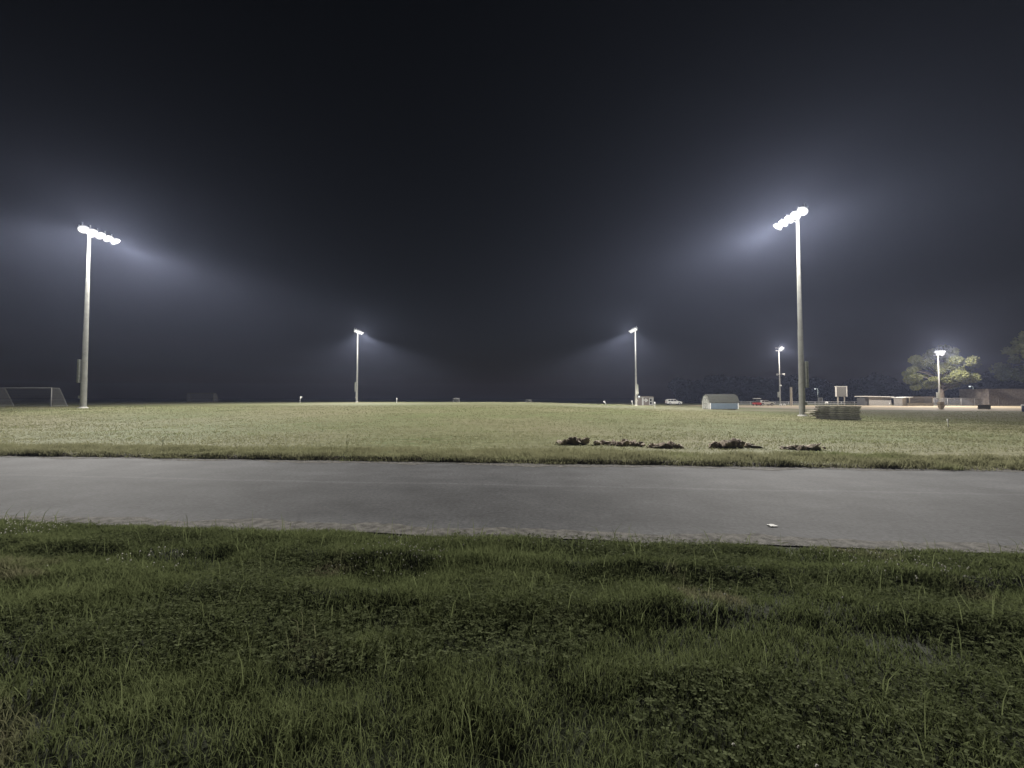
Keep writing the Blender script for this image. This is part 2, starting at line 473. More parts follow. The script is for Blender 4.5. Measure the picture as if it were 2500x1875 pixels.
# fan of the outline, densified so it follows the flat ground
dens = []
for i in range(len(pts)):
    a = Vector(pts[i]); b = Vector(pts[(i + 1) % len(pts)])
    k = max(2, int((b - a).length / 3))
    for j in range(k):
        p = a.lerp(b, j / k); w = .5 * (float(vnoise(p.x * .5, p.y * .5, 41)) - .5)
        dens.append((p.x + w, p.y + w))
cx, cy = 100, 88
rings = [1.0, .75, .5, .25]
V = []
for r_ in rings:
    for x, y in dens:
        q = (cx + (x - cx) * r_, cy + (y - cy) * r_); V.append((*q, tz(*q) + .02))
V.append((cx, cy, tz(cx, cy) + .02))
N = len(dens); F = []
for ri in range(len(rings) - 1):
    for i in range(N):
        k = (i + 1) % N
        F.append((ri * N + i, ri * N + k, (ri + 1) * N + k, (ri + 1) * N + i))
for i in range(N): F.append(((len(rings) - 1) * N + i, (len(rings) - 1) * N + (i + 1) % N, len(V) - 1))
mb.v, mb.f = V, F
tag(mb.build("infield_dirt", M_DIRT), kind="structure")

# ------------------------------------------------------------------ haze: even, whole scene inside
def haze():
    m = bpy.data.materials.new("night_haze"); m.use_nodes = True
    n, l = m.node_tree.nodes, m.node_tree.links
    n.remove(n["Principled BSDF"])
    v = n.new("ShaderNodeVolumePrincipled")
    v.inputs['Color'].default_value = (.60, .68, 1.0, 1); v.inputs['Density'].default_value = HAZE
    v.inputs['Anisotropy'].default_value = .45
    l.new(v.outputs[0], n["Material Output"].inputs['Volume'])
    b = MB().box((0, 330, 12), (1440, 760, 27.0)).build("haze", m)
    tag(b, kind="stuff", label="thin even night haze hanging over the lit field", cat="haze")
haze()

# ------------------------------------------------------------------ lamps
def lamp_light(name, energy, aim, loc, parent, lo=.20, hi=.52, back=.06, spill=FLOOD_SPILL, power=2.2, col=(1, .965, .90), radius=.35, cmin=.30, up=FLOOD_UP):
    L = bpy.data.lights.new(name, 'POINT'); L.energy = energy; L.color = col; L.shadow_soft_size = radius
    L.use_nodes = True
    n, l = L.node_tree.nodes, L.node_tree.links
    em = n["Emission"]
    tc = n.new("ShaderNodeTexCoord")                 # direction of the ray leaving the lamp, as an IES profile uses it
    sp = n.new("ShaderNodeSeparateXYZ"); l.new(tc.outputs['Normal'], sp.inputs[0])
    ng = n.new("ShaderNodeMath"); ng.operation = 'MULTIPLY'; ng.inputs[1].default_value = -1; l.new(sp.outputs['Z'], ng.inputs[0])
    cut = n.new("ShaderNodeMapRange"); cut.interpolation_type = 'SMOOTHSTEP'
    cut.inputs['From Min'].default_value = lo; cut.inputs['From Max'].default_value = hi; l.new(ng.outputs[0], cut.inputs[0])
    mx = n.new("ShaderNodeMath"); mx.operation = 'MAXIMUM'; mx.inputs[1].default_value = cmin; l.new(ng.outputs[0], mx.inputs[0])
    pw = n.new("ShaderNodeMath"); pw.operation = 'POWER'; pw.inputs[1].default_value = -power; l.new(mx.outputs[0], pw.inputs[0])
    dt = n.new("ShaderNodeVectorMath"); dt.operation = 'DOT_PRODUCT'; dt.inputs[1].default_value = aim; l.new(tc.outputs['Normal'], dt.inputs[0])
    az = n.new("ShaderNodeMapRange"); az.interpolation_type = 'SMOOTHSTEP'
    az.inputs['From Min'].default_value = -.75; az.inputs['From Max'].default_value = .35
    az.inputs['To Min'].default_value = back; az.inputs['To Max'].default_value = 1; l.new(dt.outputs['Value'], az.inputs[0])
    m1 = n.new("ShaderNodeMath"); m1.operation = 'MULTIPLY'; l.new(cut.outputs[0], m1.inputs[0]); l.new(pw.outputs[0], m1.inputs[1])
    m2 = n.new("ShaderNodeMath"); m2.operation = 'MULTIPLY'; l.new(m1.outputs[0], m2.inputs[0]); l.new(az.outputs[0], m2.inputs[1])
    st = n.new("ShaderNodeMapRange"); st.interpolation_type = 'SMOOTHSTEP'; st.inputs['From Min'].default_value = -.15; st.inputs['From Max'].default_value = .30
    st.inputs['To Min'].default_value = up; st.inputs['To Max'].default_value = spill; l.new(ng.outputs[0], st.inputs[0])
    ad = n.new("ShaderNodeMath"); ad.operation = 'ADD'; l.new(st.outputs[0], ad.inputs[1]); l.new(m2.outputs[0], ad.inputs[0])
    l.new(ad.outputs[0], em.inputs['Strength'])
    o = bpy.data.objects.new(name, L); COL.objects.link(o); o.location = loc
    o.parent = parent
    return o

def floodhead(parent, loc, ax, tilt, size=.45):
    """a bowl floodlight with visor: axis points along horizontal ax, tilted down"""
    d = Vector((ax[0] * math.cos(tilt), ax[1] * math.cos(tilt), -math.sin(tilt))).normalized()
    q = d.to_track_quat('Z', 'Y').to_matrix().to_4x4()
    M = Matrix.Translation(loc) @ q
    s = size
    h = MB()
    h.lathe([(0.02, -s * 1.15), (s * .42, -s * 1.1), (s * .5, -s * .7), (s * .85, -s * .3), (s, 0), (s * 1.05, .03), (s * .97, .03), (s * .9, -.02)], 18, M)
    h.tube([M @ Vector((0, 0, -s * .9)), M @ Vector((0, 0, -s * .9)) + Vector((0, 0, s * 1.3))], .05, 8)
    ho = h.build("floodlight", M_ALU, parent, True)
    ln = MB(); ln.lathe([(0.001, s * .34), (s * .35, s * .30), (s * .7, s * .17), (s * .93, .0)][::-1], 18, M)
    ln.build("lens", M_LENS, ho)
    # visor: half sleeve over the upper side
    vis = MB(); up = (q.inverted() @ Vector((0, 0, 1))); a0 = math.atan2(up.y, up.x)
    rows = []
    for k in range(11):
        a = a0 + (k - 5) / 5 * R(100)
        ext = s * (.55 - .4 * abs(k - 5) / 5)
        for rr, zz in ((s * 1.06, .0), (s * 1.06, ext), (s * 1.03, ext), (s * 1.03, 0)):
            rows.append(M @ Vector((rr * math.cos(a), rr * math.sin(a), zz)))
    fs = []
    for k in range(10):
        for j in range(4):
            j2 = (j + 1) % 4
            fs.append((k * 4 + j, k * 4 + j2, (k + 1) * 4 + j2, (k + 1) * 4 + j))
    vis.add(rows, fs); vis.build("visor", M_ALU, ho, True)
    return ho

def flood_pole(x, y, topz, ax, arm0, arm1, label, wbase=.31, energy=FLOOD_W, heads=5, boxside=1, lo=.08, up=FLOOD_UP):
    z0 = tz(x, y)
    r = empty("floodlight_pole", (x, y, z0))
    H = topz - z0
    p = MB()
    p.lathe([(wbase, -.3), (wbase, .0), (wbase * .98, H * .16), (wbase * .93, H * .17), (wbase * .82, H * .42), (wbase * .77, H * .425), (wbase * .62, H * .72), (wbase * .58, H * .725), (wbase * .46, H + .25), (0.01, H + .3)], 20)
    p.build("pole", M_POLE, r, True)
    c = MB(); c.lathe([(wbase + .16, -.2), (wbase + .15, .10), (wbase + .01, .14)], 20); c.build("base_collar", M_POLE2, r, True)
    a = MB()
    a.box((0, (arm0 + arm1) / 2 - y, H), (.14, arm1 - arm0 + .3, .14), bev=.01)
    a.box((0, 0, H - .35), (.42, .42, .10), bev=.01)
    a.tube([(0, 0, H - .9), (0, (arm1 - y) * .62, H - .05)], .04, 8)
    a.tube([(0, 0, H - .9), (0, (arm0 - y) * .62, H - .05)], .04, 8)
    a.build("crossarm", M_ALU, r)
    for k in range(heads):
        yy = arm0 + (arm1 - arm0) * k / (heads - 1) - y
        az = math.atan2(ax[1], ax[0]) + R((k - (heads - 1) / 2) * 11 * (1 if ax[0] > 0 else -1) - (12 if ax[0] > 0 else -12) * (1 if y < 60 else 0))
        dv = (math.cos(az), math.sin(az))
        floodhead(r, (dv[0] * .40, yy, H - .36), dv, R(38 + 4 * (k % 2)))
    b = MB(); bx = boxside * (wbase * .9 + .16)
    b.box((bx, 0, 4.15), (.26, .62, 2.6), bev=.02)
    b.box((bx - boxside * .2, 0, 5.0), (.2, .2, .12)); b.box((bx - boxside * .2, 0, 3.3), (.2, .2, .12))
    for k in range(5): b.box((bx, -.315, 3.1 + k * .5), (.2, .02, .3))
    b.build("ballast_cabinet", M_BOX, r)
    g = MB(); g.box((boxside * (wbase + .08), -.06, 1.25), (.16, .24, .32), bev=.02); g.tube([(boxside * (wbase + .05), 0, 1.4), (boxside * (wbase * .95 + .05), 0, 2.9)], .03, 8)
    g.build("switch_box", M_BOX, r)
    for s_ in (-1, 1):
        lamp_light("flood_lamp", energy / 2, (ax[0], ax[1], 0), (ax[0] * 1.25, (arm0 + arm1) / 2 - y + s_ * 1.75, H - .95), r, lo=lo, up=up)
    tag(r, label, "floodlight pole", "floodlight poles round the sports field")
    return r

flood_pole(-48.1, 46.0, 20.9, (1, .12), 45.0, 48.6, "tall floodlight pole with blazing lamps beside the soccer goal, leftmost in the photo", .28, boxside=-1)
flood_pole(29.0, 41.0, 20.5, (-1, .18), 39.7, 43.4, "tall floodlight pole with blazing lamps beside the stack of pallets", .265, boxside=1)
flood_pole(-42.4, 112.0, 20.2, (1, -.22), 109.6, 114.2, "distant floodlight pole standing alone at the far field edge, lamps pouring a cone of light", .27, boxside=-1, lo=.24, up=.7)
flood_pole(32.4, 107.0, 20.0, (-1, -.22), 105.6, 110.2, "distant floodlight pole in front of the dark shed with the white arrow", .27, boxside=1, lo=.24, up=.7)

def ball_pole(x, y, topz, heads, label, mid_lights, energy, box_z, aim):
    z0 = tz(x, y)
    r = empty("stadium_light_pole", (x, y, z0)); H = topz - z0
    p = MB(); p.lathe([(.20, -.3), (.20, 0), (.16, H * .35), (.10, H), (.01, H + .1)], 14); p.build("pole", M_POLE, r, True)
    a = MB(); w = max(abs(h[0]) for h in heads) * 2 + .3
    a.box((0, -.05, H - .1), (w, .1, .1)); a.box((0, -.05, H - .9), (w, .1, .1)); a.build("crossarm", M_ALU, r)
    for hx, hz in heads:
        floodhead(r, (hx, -.45, H + hz), (aim[0], aim[1]), R(22), .40)
    b = MB(); b.box((-.45, -.05, box_z), (.4, .5, 1.5), bev=.03); b.box((-.25, -.05, box_z), (.2, .15, .3)); b.build("control_cabinet", M_BOX, r)
    if mid_lights:
        c = MB(); c.box((0, -.2, mid_lights), (1.5, .08, .08)); c.build("speaker_arm", M_ALU, r)
        for sx in (-.62, .62):
            s = MB(); s.lathe([(.08, 0), (.13, .25), (.30, .62), (.28, .62), (.1, .3)], 12, Matrix.Translation((sx, -.2, mid_lights + .03)) @ Vector((sx * 1.6, -1, -.35)).to_track_quat('Z', 'Y').to_matrix().to_4x4()); s.build("horn_speaker", M_WHITE, r, True)
        s = MB(); s.box((0, -.36, 5.6), (.5, .3, .34), bev=.04); s.build("camera_box", M_WHITE, r)
    lamp_light("flood_lamp", energy, (*aim, 0), (0, -1.1, H - .5), r, lo=-.1, hi=.6, back=.35, spill=.14, power=1.4, col=(1, .93, .86), radius=.4, cmin=.25, up=2.2)
    tag(r, label, "light pole", "light poles of the softball field")
    return r
ball_pole(at(1904, 116), 116, zat(848, 116), [(.35, .0), (.35, -.75), (-.1, -.35), (.85, -.35)], "slim light pole with one round lamp cluster, horn speakers and boxes, near the white hatchback", zat(913, 116) - tz(at(1904, 116), 116), BALL_W * .5, 3.0, (.5, -.85))
ball_pole(at(2293, 104), 104, zat(858, 104), [(-.85, -.1), (-.25, -.1), (.4, -.1), (.95, -.1), (-.5, -.7), (.6, -.7)], "slim light pole with two lamp clusters in front of the lit leafy tree", 0, BALL_W, zat(965, 104) - tz(at(2293, 104), 104), (-.3, -.95))

def street_lamp(px, py, y, side, label, foot=None, dim=1.0):
    x = at(px, y); z0 = tz(x, y); H = zat(py, y) - z0
    r = empty("street_lamp", (x + side * 1.0, y, z0))
    p = MB(); p.tube([(0, 0, -.3), (0, 0, H * .9), (-side * .15, 0, H + .08), (-side * .8, 0, H + .2)], [.11, .08, .05, .04], 8); p.build("pole", M_POLE, r, True)
    h = MB(); h.lathe([(.02, .16), (.2, .12), (.27, 0), (.24, -.02)], 12, Matrix.Translation((-side, 0, H + .12))); ho = h.build("lamp_head", M_ALU, r, True)
    g = MB(); g.lathe([(.23, -.01), (.26, -.12), (.17, -.28), (.02, -.33)], 12, Matrix.Translation((-side, 0, H + .12))); g.build("lamp_glass", M_LAMPW, ho, True)
    L = bpy.data.lights.new("street_bulb", 'POINT'); L.energy = 900 * dim; L.color = (.85, 1, .95); L.shadow_soft_size = .2
    lo = bpy.data.objects.new("street_bulb", L); COL.objects.link(lo); lo.parent = r; lo.location = (-side, 0, H - .45)
    tag(r, label, "street lamp", "small street lamps beyond the fence")
street_lamp(1990, 949, 150, 1, "small street lamp far beyond the fence, between the tall pole and the scoreboard")
street_lamp(2283, 935, 122, 1, "small street lamp glowing under the lit leafy tree")
street_lamp(2368, 943, 122, 1, "small street lamp between the lit tree and the brown brick building")

# ------------------------------------------------------------------ goals
def soccer_goal(x1, y, label, w=7.3, h=2.44, rz=0.0, d0=.9, d1=2.0, m=None):
    m = m or M_GOAL
    z0 = tz(x1, y)
    r = empty("soccer_goal", (x1, y, z0), rz)
    f = MB(); t = .06
    f.tube([(0, 0, 0), (0, 0, h), (-w, 0, h), (-w, 0, 0)], t, 10)
    f.build("goal_frame", m, r, True)
    b = MB()
    for xx in (0, -w): b.tube([(xx, 0, h), (xx, d0, h), (xx, d1, .04), (xx, 0, .04)], .03, 8)
    b.tube([(0, d1, .04), (-w, d1, .04)], .03, 8)
    b.build("back_stays", m, r, True)
    n = MB(); e = .012
    n.add([(e, e, h), (e, d0, h), (e, d1, .05), (e, e, .05)], [(0, 1, 2, 3)])
    n.add([(-w - e, e, h), (-w - e, d0, h), (-w - e, d1, .05), (-w - e, e, .05)], [(0, 1, 2, 3)])
    n.add([(0, d0, h), (-w, d0, h), (-w, d1, .05), (0, d1, .05)], [(0, 1, 2, 3)])
    n.add([(0, 0, h + .02), (-w, 0, h + .02), (-w, d0, h + .02), (0, d0, h + .02)], [(0, 1, 2, 3)])
    n.build("net", M_NETMESH, r, fix=False)
    tag(r, label, "soccer goal", "soccer goals")
    return r
soccer_goal(at(126, 54), 54, "large white soccer goal with net left of the leftmost floodlight pole")
soccer_goal(at(522, 112), 112, "faint distant soccer goal in the dark between the two left floodlight poles", m=M_DARKPANEL)  # darker frame colour paints in how little light reaches this goal
soccer_goal(at(1121, 135), 135, "tiny pale goal right of the left far floodlight pole, beyond the field crest", w=2.0, h=1.5, d0=.4, d1=1.0)
soccer_goal(at(1297, 135), 135, "tiny dim goal near the middle of the far field edge", w=1.8, h=1.1, d0=.4, d1=.9)

# ------------------------------------------------------------------ corner flags and stakes
def corner_flag(px, y, h, lean, label, flag=True, thick=.03, top=None, name="corner_flag", cat="corner flag"):
    x = at(px, y); z0 = tz(x, y)
    r = empty(name, (x, y, z0))
    p = MB(); p.tube([(0, 0, -.1), (lean * .5, 0, h * .5), (lean, 0, h)], thick, 8); p.build("post", M_WHITE, r, True)
    if flag:
        f = MB(); V = []; F = []
        for i in range(5):
            t_ = i / 4; yy = .03 * math.sin(t_ * 6)
            V += [(lean + t_ * flag * .42, yy, h - .02 - t_ * .10), (lean * .8 + t_ * flag * .36, yy, h - .55 + t_ * .25)]
            if i: F.append((2 * i - 2, 2 * i, 2 * i + 1, 2 * i - 1))
        n0 = len(V); V += [(a, b + .012, c) for a, b, c in V]; F += [tuple(n0 + q for q in f_)[::-1] for f_ in F]
        f.add(V, F); f.build("flag", M_WHITE, r)
    if top:
        b = MB(); b.tube([(lean * .55, 0, h * .58), (lean, 0, h + .02)], thick * 2.0, 8); b.build("sleeve", M_WHITE, r, True)
    tag(r, label, cat, "flags and stakes along the field edge")
    return r
corner_flag(733, 92, 1.55, .05, "white corner flag on a post left of the far left floodlight pole", 1, .04)
corner_flag(969, 100, 1.15, 0, "short white marker post right of the far left floodlight pole", None, .07, True, "marker_post", "marker post")
corner_flag(1480, 96, 1.0, -.35, "white corner flag leaning left at the far edge, left of the shed with the arrow", -1, .04)
corner_flag(1545, 104, 1.2, -.35, "wide white post leaning left beside the far right floodlight pole", None, .09, True, "marker_post", "marker post")
corner_flag(1598, 66, 1.0, .02, "slim white stake in the lit grass right of the arrow shed", None, .04, True, "stake", "stake")
corner_flag(2312, 24.5, .45, -.02, "small pale stake alone in the grass of the dark right side", None, .022, True, "stake", "stake")
o = MB(); o.lathe([(.001, 0), (.13, .02), (.15, .15), (.10, .26), (.001, .28)], 10)
o = o.build("football", M_WHITE); o.location = (at(1964, 44), 44, tz(at(1964, 44), 44)); tag(o, "white ball on the grass just right of the nearest right floodlight pole", "ball")

# ------------------------------------------------------------------ gambrel shed
def gambrel_shed():
    y0, y1 = 70.0, 72.9
    x0, x1 = at(1733, 70), at(1802, 70)
    z0 = min(tz(x0, y0), tz(x1, y1))
    r = empty("storage_shed", ((x0 + x1) / 2, (y0 + y1) / 2, z0))
    L, D = x1 - x0, y1 - y0
    we = 1.32; mid = 2.28; top = 2.62
    prof = [(-D / 2, .12), (D / 2, .12), (D / 2, we), (D / 2 * .62, mid), (0, top), (-D / 2 * .62, mid), (-D / 2, we)]
    Mx = Matrix(((0, 1, 0, 0), (1, 0, 0, 0), (0, 0, 1, 0), (0, 0, 0, 1)))     # prism's x -> y, y -> x
    w = MB(); w.prism(prof, -L / 2 + .02, L / 2, Mx)
    for k in range(7): w.box((0, -D / 2 - .008, .25 + k * .15), (L - .1, .012, .018))
    w.build("siding", M_BLUE, r)
    g = MB(); g.prism([(a * .995, b) for a, b in prof], -L / 2 - .02, -L / 2 + .02, Mx); g.build("gable_wall", M_WHITE, r)
    rf = MB(); t = .06; ov = .14
    pr = [(-D / 2 - .14, we - .12), (-D / 2 * .62, mid), (0, top), (D / 2 * .62, mid), (D / 2 + .14, we - .12)]
    outer = [(a * 1.03, b + t) for a, b in pr]
    for i in range(4):
        q = [pr[i], pr[i + 1], outer[i + 1], outer[i]]
        rf.prism(q, -L / 2 - ov, L / 2 + ov, Mx)
    rf.build("roof", M_SHINGLE, r)
    tr = MB()
    tr.box((-L / 2 + .05, -D / 2 - .02, .65), (.12, .05, 1.15)); tr.box((L / 2 - .03, -D / 2 - .02, .68), (.12, .05, 1.15))
    tr.box((0, -D / 2 - .025, we - .14), (L - .02, .05, .10))
    tr.build("corner_trim", M_WHITE, r)
    d = MB(); dx = -L / 2 - .045
    d.box((dx, 0, 1.02), (.04, 1.5, 1.75)); do = d.build("barn_door", M_WHITE, r)
    xb = MB()
    for yy in (-.72, 0, .72): xb.box((dx - .035, yy, 1.02), (.03, .10, 1.75))
    for zz in (.18, 1.02, 1.86): xb.box((dx - .032, 0, zz), (.03, 1.5, .10))
    for s in (-1, 1): xb.box((dx - .04, s * .36, 1.44), (.02, .08, 1.05), rx=R(40) * s); xb.box((dx - .04, s * .36, .6), (.02, .08, 1.05), rx=-R(40) * s)
    xb.build("door_brace", M_BOX, do)
    for xx in (-L / 2 + .3, 0, L / 2 - .3):
        sk = MB(); sk.box((xx, 0, .05), (.2, D - .2, .2)); sk.build("skid", M_WOOD, r)
    tag(r, "blue grey storage shed with gambrel roof, white trim and white barn door end", "shed")
gambrel_shed()

def arrow_shed():
    y = 112.0; x0, x1 = at(1556, y), at(1595, y); z0 = tz((x0 + x1) / 2, y) - .05
    r = empty("field_house", ((x0 + x1) / 2, y, z0)); L = x1 - x0; H = 2.3; D = 3.0
    w = MB(); w.box((0, D / 2, H / 2), (L, D, H)); w.build("wall", M_BROWN, r)
    rf = MB(); rf.box((0, D / 2, H + .07), (L + .3, D + .5, .14), rx=R(2)); rf.build("roof", M_WOOD, r)
    t = MB()
    t.box((L / 2 - .08, -.03, H / 2), (.16, .06, H - .05)); t.box((0, -.035, H - .09), (L, .07, .12))
    t.box((-.75, -.03, H / 2 - .05), (.42, .06, H - .1))
    t.build("trim", M_ALU, r)
    a = MB()    # arrow pointing right
    a.prism([(-.52, 1.35), (-.10, 1.35), (-.10, .92), (.22, .92), (.75, 1.42), (.22, 1.92), (-.10, 1.92), (-.10, 1.62), (-.52, 1.62)], -.07, -.03)
    a.build("arrow_sign", M_ALU, r)
    f = MB(); cx_ = 1.45
    for dx in (-.36, .36): f.box((cx_ + dx, -.035, 1.08), (.2, .07, 1.9))
    for zz in (.22, 1.1, 1.95): f.box((cx_, -.033, zz), (.8, .07, .17))
    fo = f.build("window_frame", M_ALU, r)
    g = MB(); g.box((cx_, -.008, 1.08), (.56, .02, 1.7)); g.build("pane", M_GLASS, fo)
    tag(r, "low dark shed with a white arrow and a white framed window", "shed")
arrow_shed()
def wall_lamp():
    y = 105.6; x = at(1560, y); z = zat(968, y); z0 = tz(x, y)
    r = empty("work_light", (x, y, z0)); h = z - z0
    p = MB(); p.tube([(0, .1, -.1), (0, .1, h)], .04, 8); p.build("stand", M_DARKMETAL, r)
    b = MB(); b.box((0, .02, h), (.5, .16, .42), bev=.03); bo = b.build("lamp_housing", M_DARKMETAL, r)
    g = MB(); g.box((0, -.075, h), (.42, .03, .36)); g.build("lamp_glass", M_LAMPW, bo)
    L = bpy.data.lights.new("work_bulb", 'POINT'); L.energy = 700; L.color = (1, .92, .8); L.shadow_soft_size = .2
    lo = bpy.data.objects.new("work_bulb", L); COL.objects.link(lo); lo.parent = r; lo.location = (0, -.4, h)
    tag(r, "small bright lamp low beside the far right floodlight pole", "lamp")
wall_lamp()

# ------------------------------------------------------------------ vehicles (built facing +x, origin on the ground at centre)
def car(name, x, y, rz, L, H, W_, prof, glass, wheels, paint, label, cat, tail=M_RED, wr=.34):
    r = empty(name, (x, y, tz(x, y) + .02), rz)
    b = MB(); n = len(prof)
    # lofted body: three widths across
    secs = [(-W_ / 2 * .86, 1.0), (-W_ / 2, .0), (W_ / 2, .0), (W_ / 2 * .86, 1.0)]
    def sec(y_, inset): return [(px_ * (1 - .015 * inset), y_ * (1 - .10 * max(0, (pz - H * .56) / (H * .44))), pz) for px_, pz in prof]
    rows = [sec(-W_ / 2 + .10, 1), sec(-W_ / 2, 0), sec(W_ / 2, 0), sec(W_ / 2 - .10, 1)]
    rows[0] = [(a, -W_ / 2 + .0 + .0, c) for a, _, c in rows[0]]
    V = [p for q in (rows[1], rows[2]) for p in q]
    F = [tuple(range(n)), tuple(range(n, 2 * n))[::-1]] + [(i, i + n, (i + 1) % n + n, (i + 1) % n) for i in range(n)]
    b.add(V, F); bo = b.build("body", paint, r)
    for side in (-1, 1):
        for k, q in enumerate(glass):
            g = MB()
            yy = [side * W_ / 2 * (1 - .10 * max(0, (pz - H * .56) / (H * .44))) for _, pz in q]
            vo = [(a, w_ + side * .012, c) for (a, c), w_ in zip(q, yy)]
            vi = [(a, w_ - side * .03, c) for (a, c), w_ in zip(q, yy)]
            m_ = len(q)
            g.add(vo + vi, [tuple(range(m_)), tuple(range(m_, 2 * m_))[::-1]] + [(i, i + m_, (i + 1) % m_ + m_, (i + 1) % m_) for i in range(m_)])
            g.build("side_window", M_GLASS, r)
        for wx in wheels:
            arch = MB(); Mw = Matrix.Translation((wx, side * (W_ / 2 - .10), wr)) @ Matrix.Rotation(R(90), 4, 'X')
            arch.lathe([(wr * 1.17, -.11), (wr * 1.17, .112), (.02, .113)], 18, Mw); arch.build("wheel_arch", M_TYRE, r)
            t = MB(); Mw = Matrix.Translation((wx, side * (W_ / 2 - .08), wr)) @ Matrix.Rotation(R(90), 4, 'X')
            t.lathe([(wr * .55, -.12), (wr * .95, -.12), (wr, -.08), (wr, .08), (wr * .95, .12), (wr * .55, .12)], 18, Mw); to = t.build("wheel", M_TYRE, r, True)
            m2 = MB(); m2.lathe([(.03, side * -.125), (wr * .3, side * -.125), (wr * .62, side * -.122), (wr * .62, side * .05)], 14, Mw); m2.build("rim", M_ALU, to)
        h = MB(); h.box((L / 2 - .06, side * (W_ / 2 - .22), H * .46), (.12, .32, .16), bev=.02); h.build("headlight", M_GLASS, r)
        h = MB(); h.box((-L / 2 + .04, side * (W_ / 2 - .16), H * .52), (.12, .24, .34), bev=.02); h.build("tail_light", tail, r)
        h = MB(); h.box((glass[-1][1][0] - .05, side * (W_ / 2 + .09), H * .60), (.12, .16, .12), bev=.02); h.build("wing_mirror", paint, r)
    w = MB(); w.box((L / 2 - .02, 0, .38), (.12, W_ * .92, .22), bev=.03); w.box((-L / 2 + .02, 0, .40), (.12, W_ * .92, .22), bev=.03); w.build("bumper", M_DARKMETAL, r)
    tag(r, label, cat)
    return r
suv_prof = [(-2.2, .34), (2.15, .32), (2.25, .55), (2.18, .88), (1.95, 1.0), (.95, 1.08), (.35, 1.62), (.0, 1.70), (-1.75, 1.72), (-2.0, 1.64), (-2.22, 1.05), (-2.27, .6)]
suv_glass = [[(-1.95, 1.10), (-1.25, 1.10), (-1.25, 1.55), (-1.80, 1.56)], [(-1.13, 1.10), (-.35, 1.10), (-.35, 1.56), (-1.13, 1.57)], [(-.22, 1.10), (.72, 1.10), (.30, 1.50), (-.22, 1.56)]]
car("sport_utility_vehicle", at(1644, 124), 124, 0, 4.5, 1.72, 1.85, suv_prof, suv_glass, (-1.4, 1.4), M_CARWHITE, "white sport utility vehicle parked between the arrow shed and the blue grey shed", "car")
hb_prof = [(-1.95, .30), (1.9, .28), (2.0, .5), (1.92, .78), (1.6, .90), (.85, .98), (.15, 1.38), (-.35, 1.44), (-1.3, 1.42), (-1.75, 1.05), (-2.0, .92), (-2.02, .5)]
hb_glass = [[(-1.5, 1.0), (-.75, 1.0), (-.75, 1.33), (-1.2, 1.33)], [(-.65, 1.0), (.65, 1.0), (.12, 1.30), (-.65, 1.34)]]
car("hatchback", at(1868, 112), 112, 0, 4.0, 1.44, 1.72, hb_prof, hb_glass, (-1.25, 1.25), M_CARWHITE, "white hatchback with a red tail parked behind the golf cart", "car")

def golf_cart():
    y = 109.5; x = at(1847, y)
    r = empty("golf_cart", (x, y, tz(x, y) + .02), R(90))     # seen from the back
    b = MB(); b.prism([(-1.1, .3), (1.1, .3), (1.15, .75), (.6, .8), (.45, .5), (-.1, .5), (-.15, .85), (-1.1, .85)], -.58, .58); b.build("body", M_RED, r)
    s = MB(); s.box((-.35, 0, .92), (.5, 1.1, .14), bev=.04); s.box((-.62, 0, 1.2), (.12, 1.1, .5), bev=.04); s.build("seat", M_DARKMETAL, r)
    p = MB()
    for sx in (-.85, .6):
        for sy in (-.5, .5): p.tube([(sx, sy, .7), (sx * .92, sy, 1.82)], .025, 8)
    p.build("roof_post", M_DARKMETAL, r)
    t = MB(); t.box((-.1, 0, 1.86), (1.9, 1.2, .10), bev=.05); t.box((-.1, 0, 1.94), (1.5, .9, .1), bev=.05); t.build("roof", M_WHITE, r)
    for sx in (-.75, .75):
        for sy in (-.52, .52):
            w = MB(); w.lathe([(.1, -.1), (.23, -.1), (.25, 0), (.23, .1), (.1, .1)], 14, Matrix.Translation((sx, sy, .24)) @ Matrix.Rotation(R(90), 4, 'X')); w.build("wheel", M_TYRE, r, True)
    tag(r, "small red golf cart with a white roof beside the white hatchback", "golf cart")
golf_cart()

def drum(px, y, s, label, zoff=0):
    x = at(px, y)
    o = MB(); o.lathe([(.001, 0), (s * .8, .0), (s, s * .5), (s * .97, s * 1.5), (s * .6, s * 1.9), (.001, s * 2)], 12)
    o = o.build("water_drum", M_WHITE, None, True); o.location = (x, y, tz(x, y) + zoff)
    tag(o, label, "drum", "white drums by the softball field")
drum(1905, 108, .27, "white drum at the foot of the slim pole with horn speakers")
drum(1914, 108, .27, "white drum just right of the pole with horn speakers, right of the pair")
drum(2017, 114, .36, "white round drum by the pipe fence left of the scoreboard", .35)
drum(2173, 108, .30, "white drum at the right corner of the plain block dugout", .3)

def wood_post(px, y, top, r_, label, name="wooden_post"):
    x = at(px, y); z0 = tz(x, y); H = zat(top, y) - z0
    o = MB(); o.tube([(0, 0, -.2), (.02, 0, H * .6), (0, 0, H)], [r_ * 1.05, r_, r_ * .95], 9)
    o = o.build(name, M_WOODPALE); o.location = (x, y, z0)
    tag(o, label, "post")
wood_post(1931, 110, 945, .28, "thick pale wooden post left of the nearest right floodlight pole")

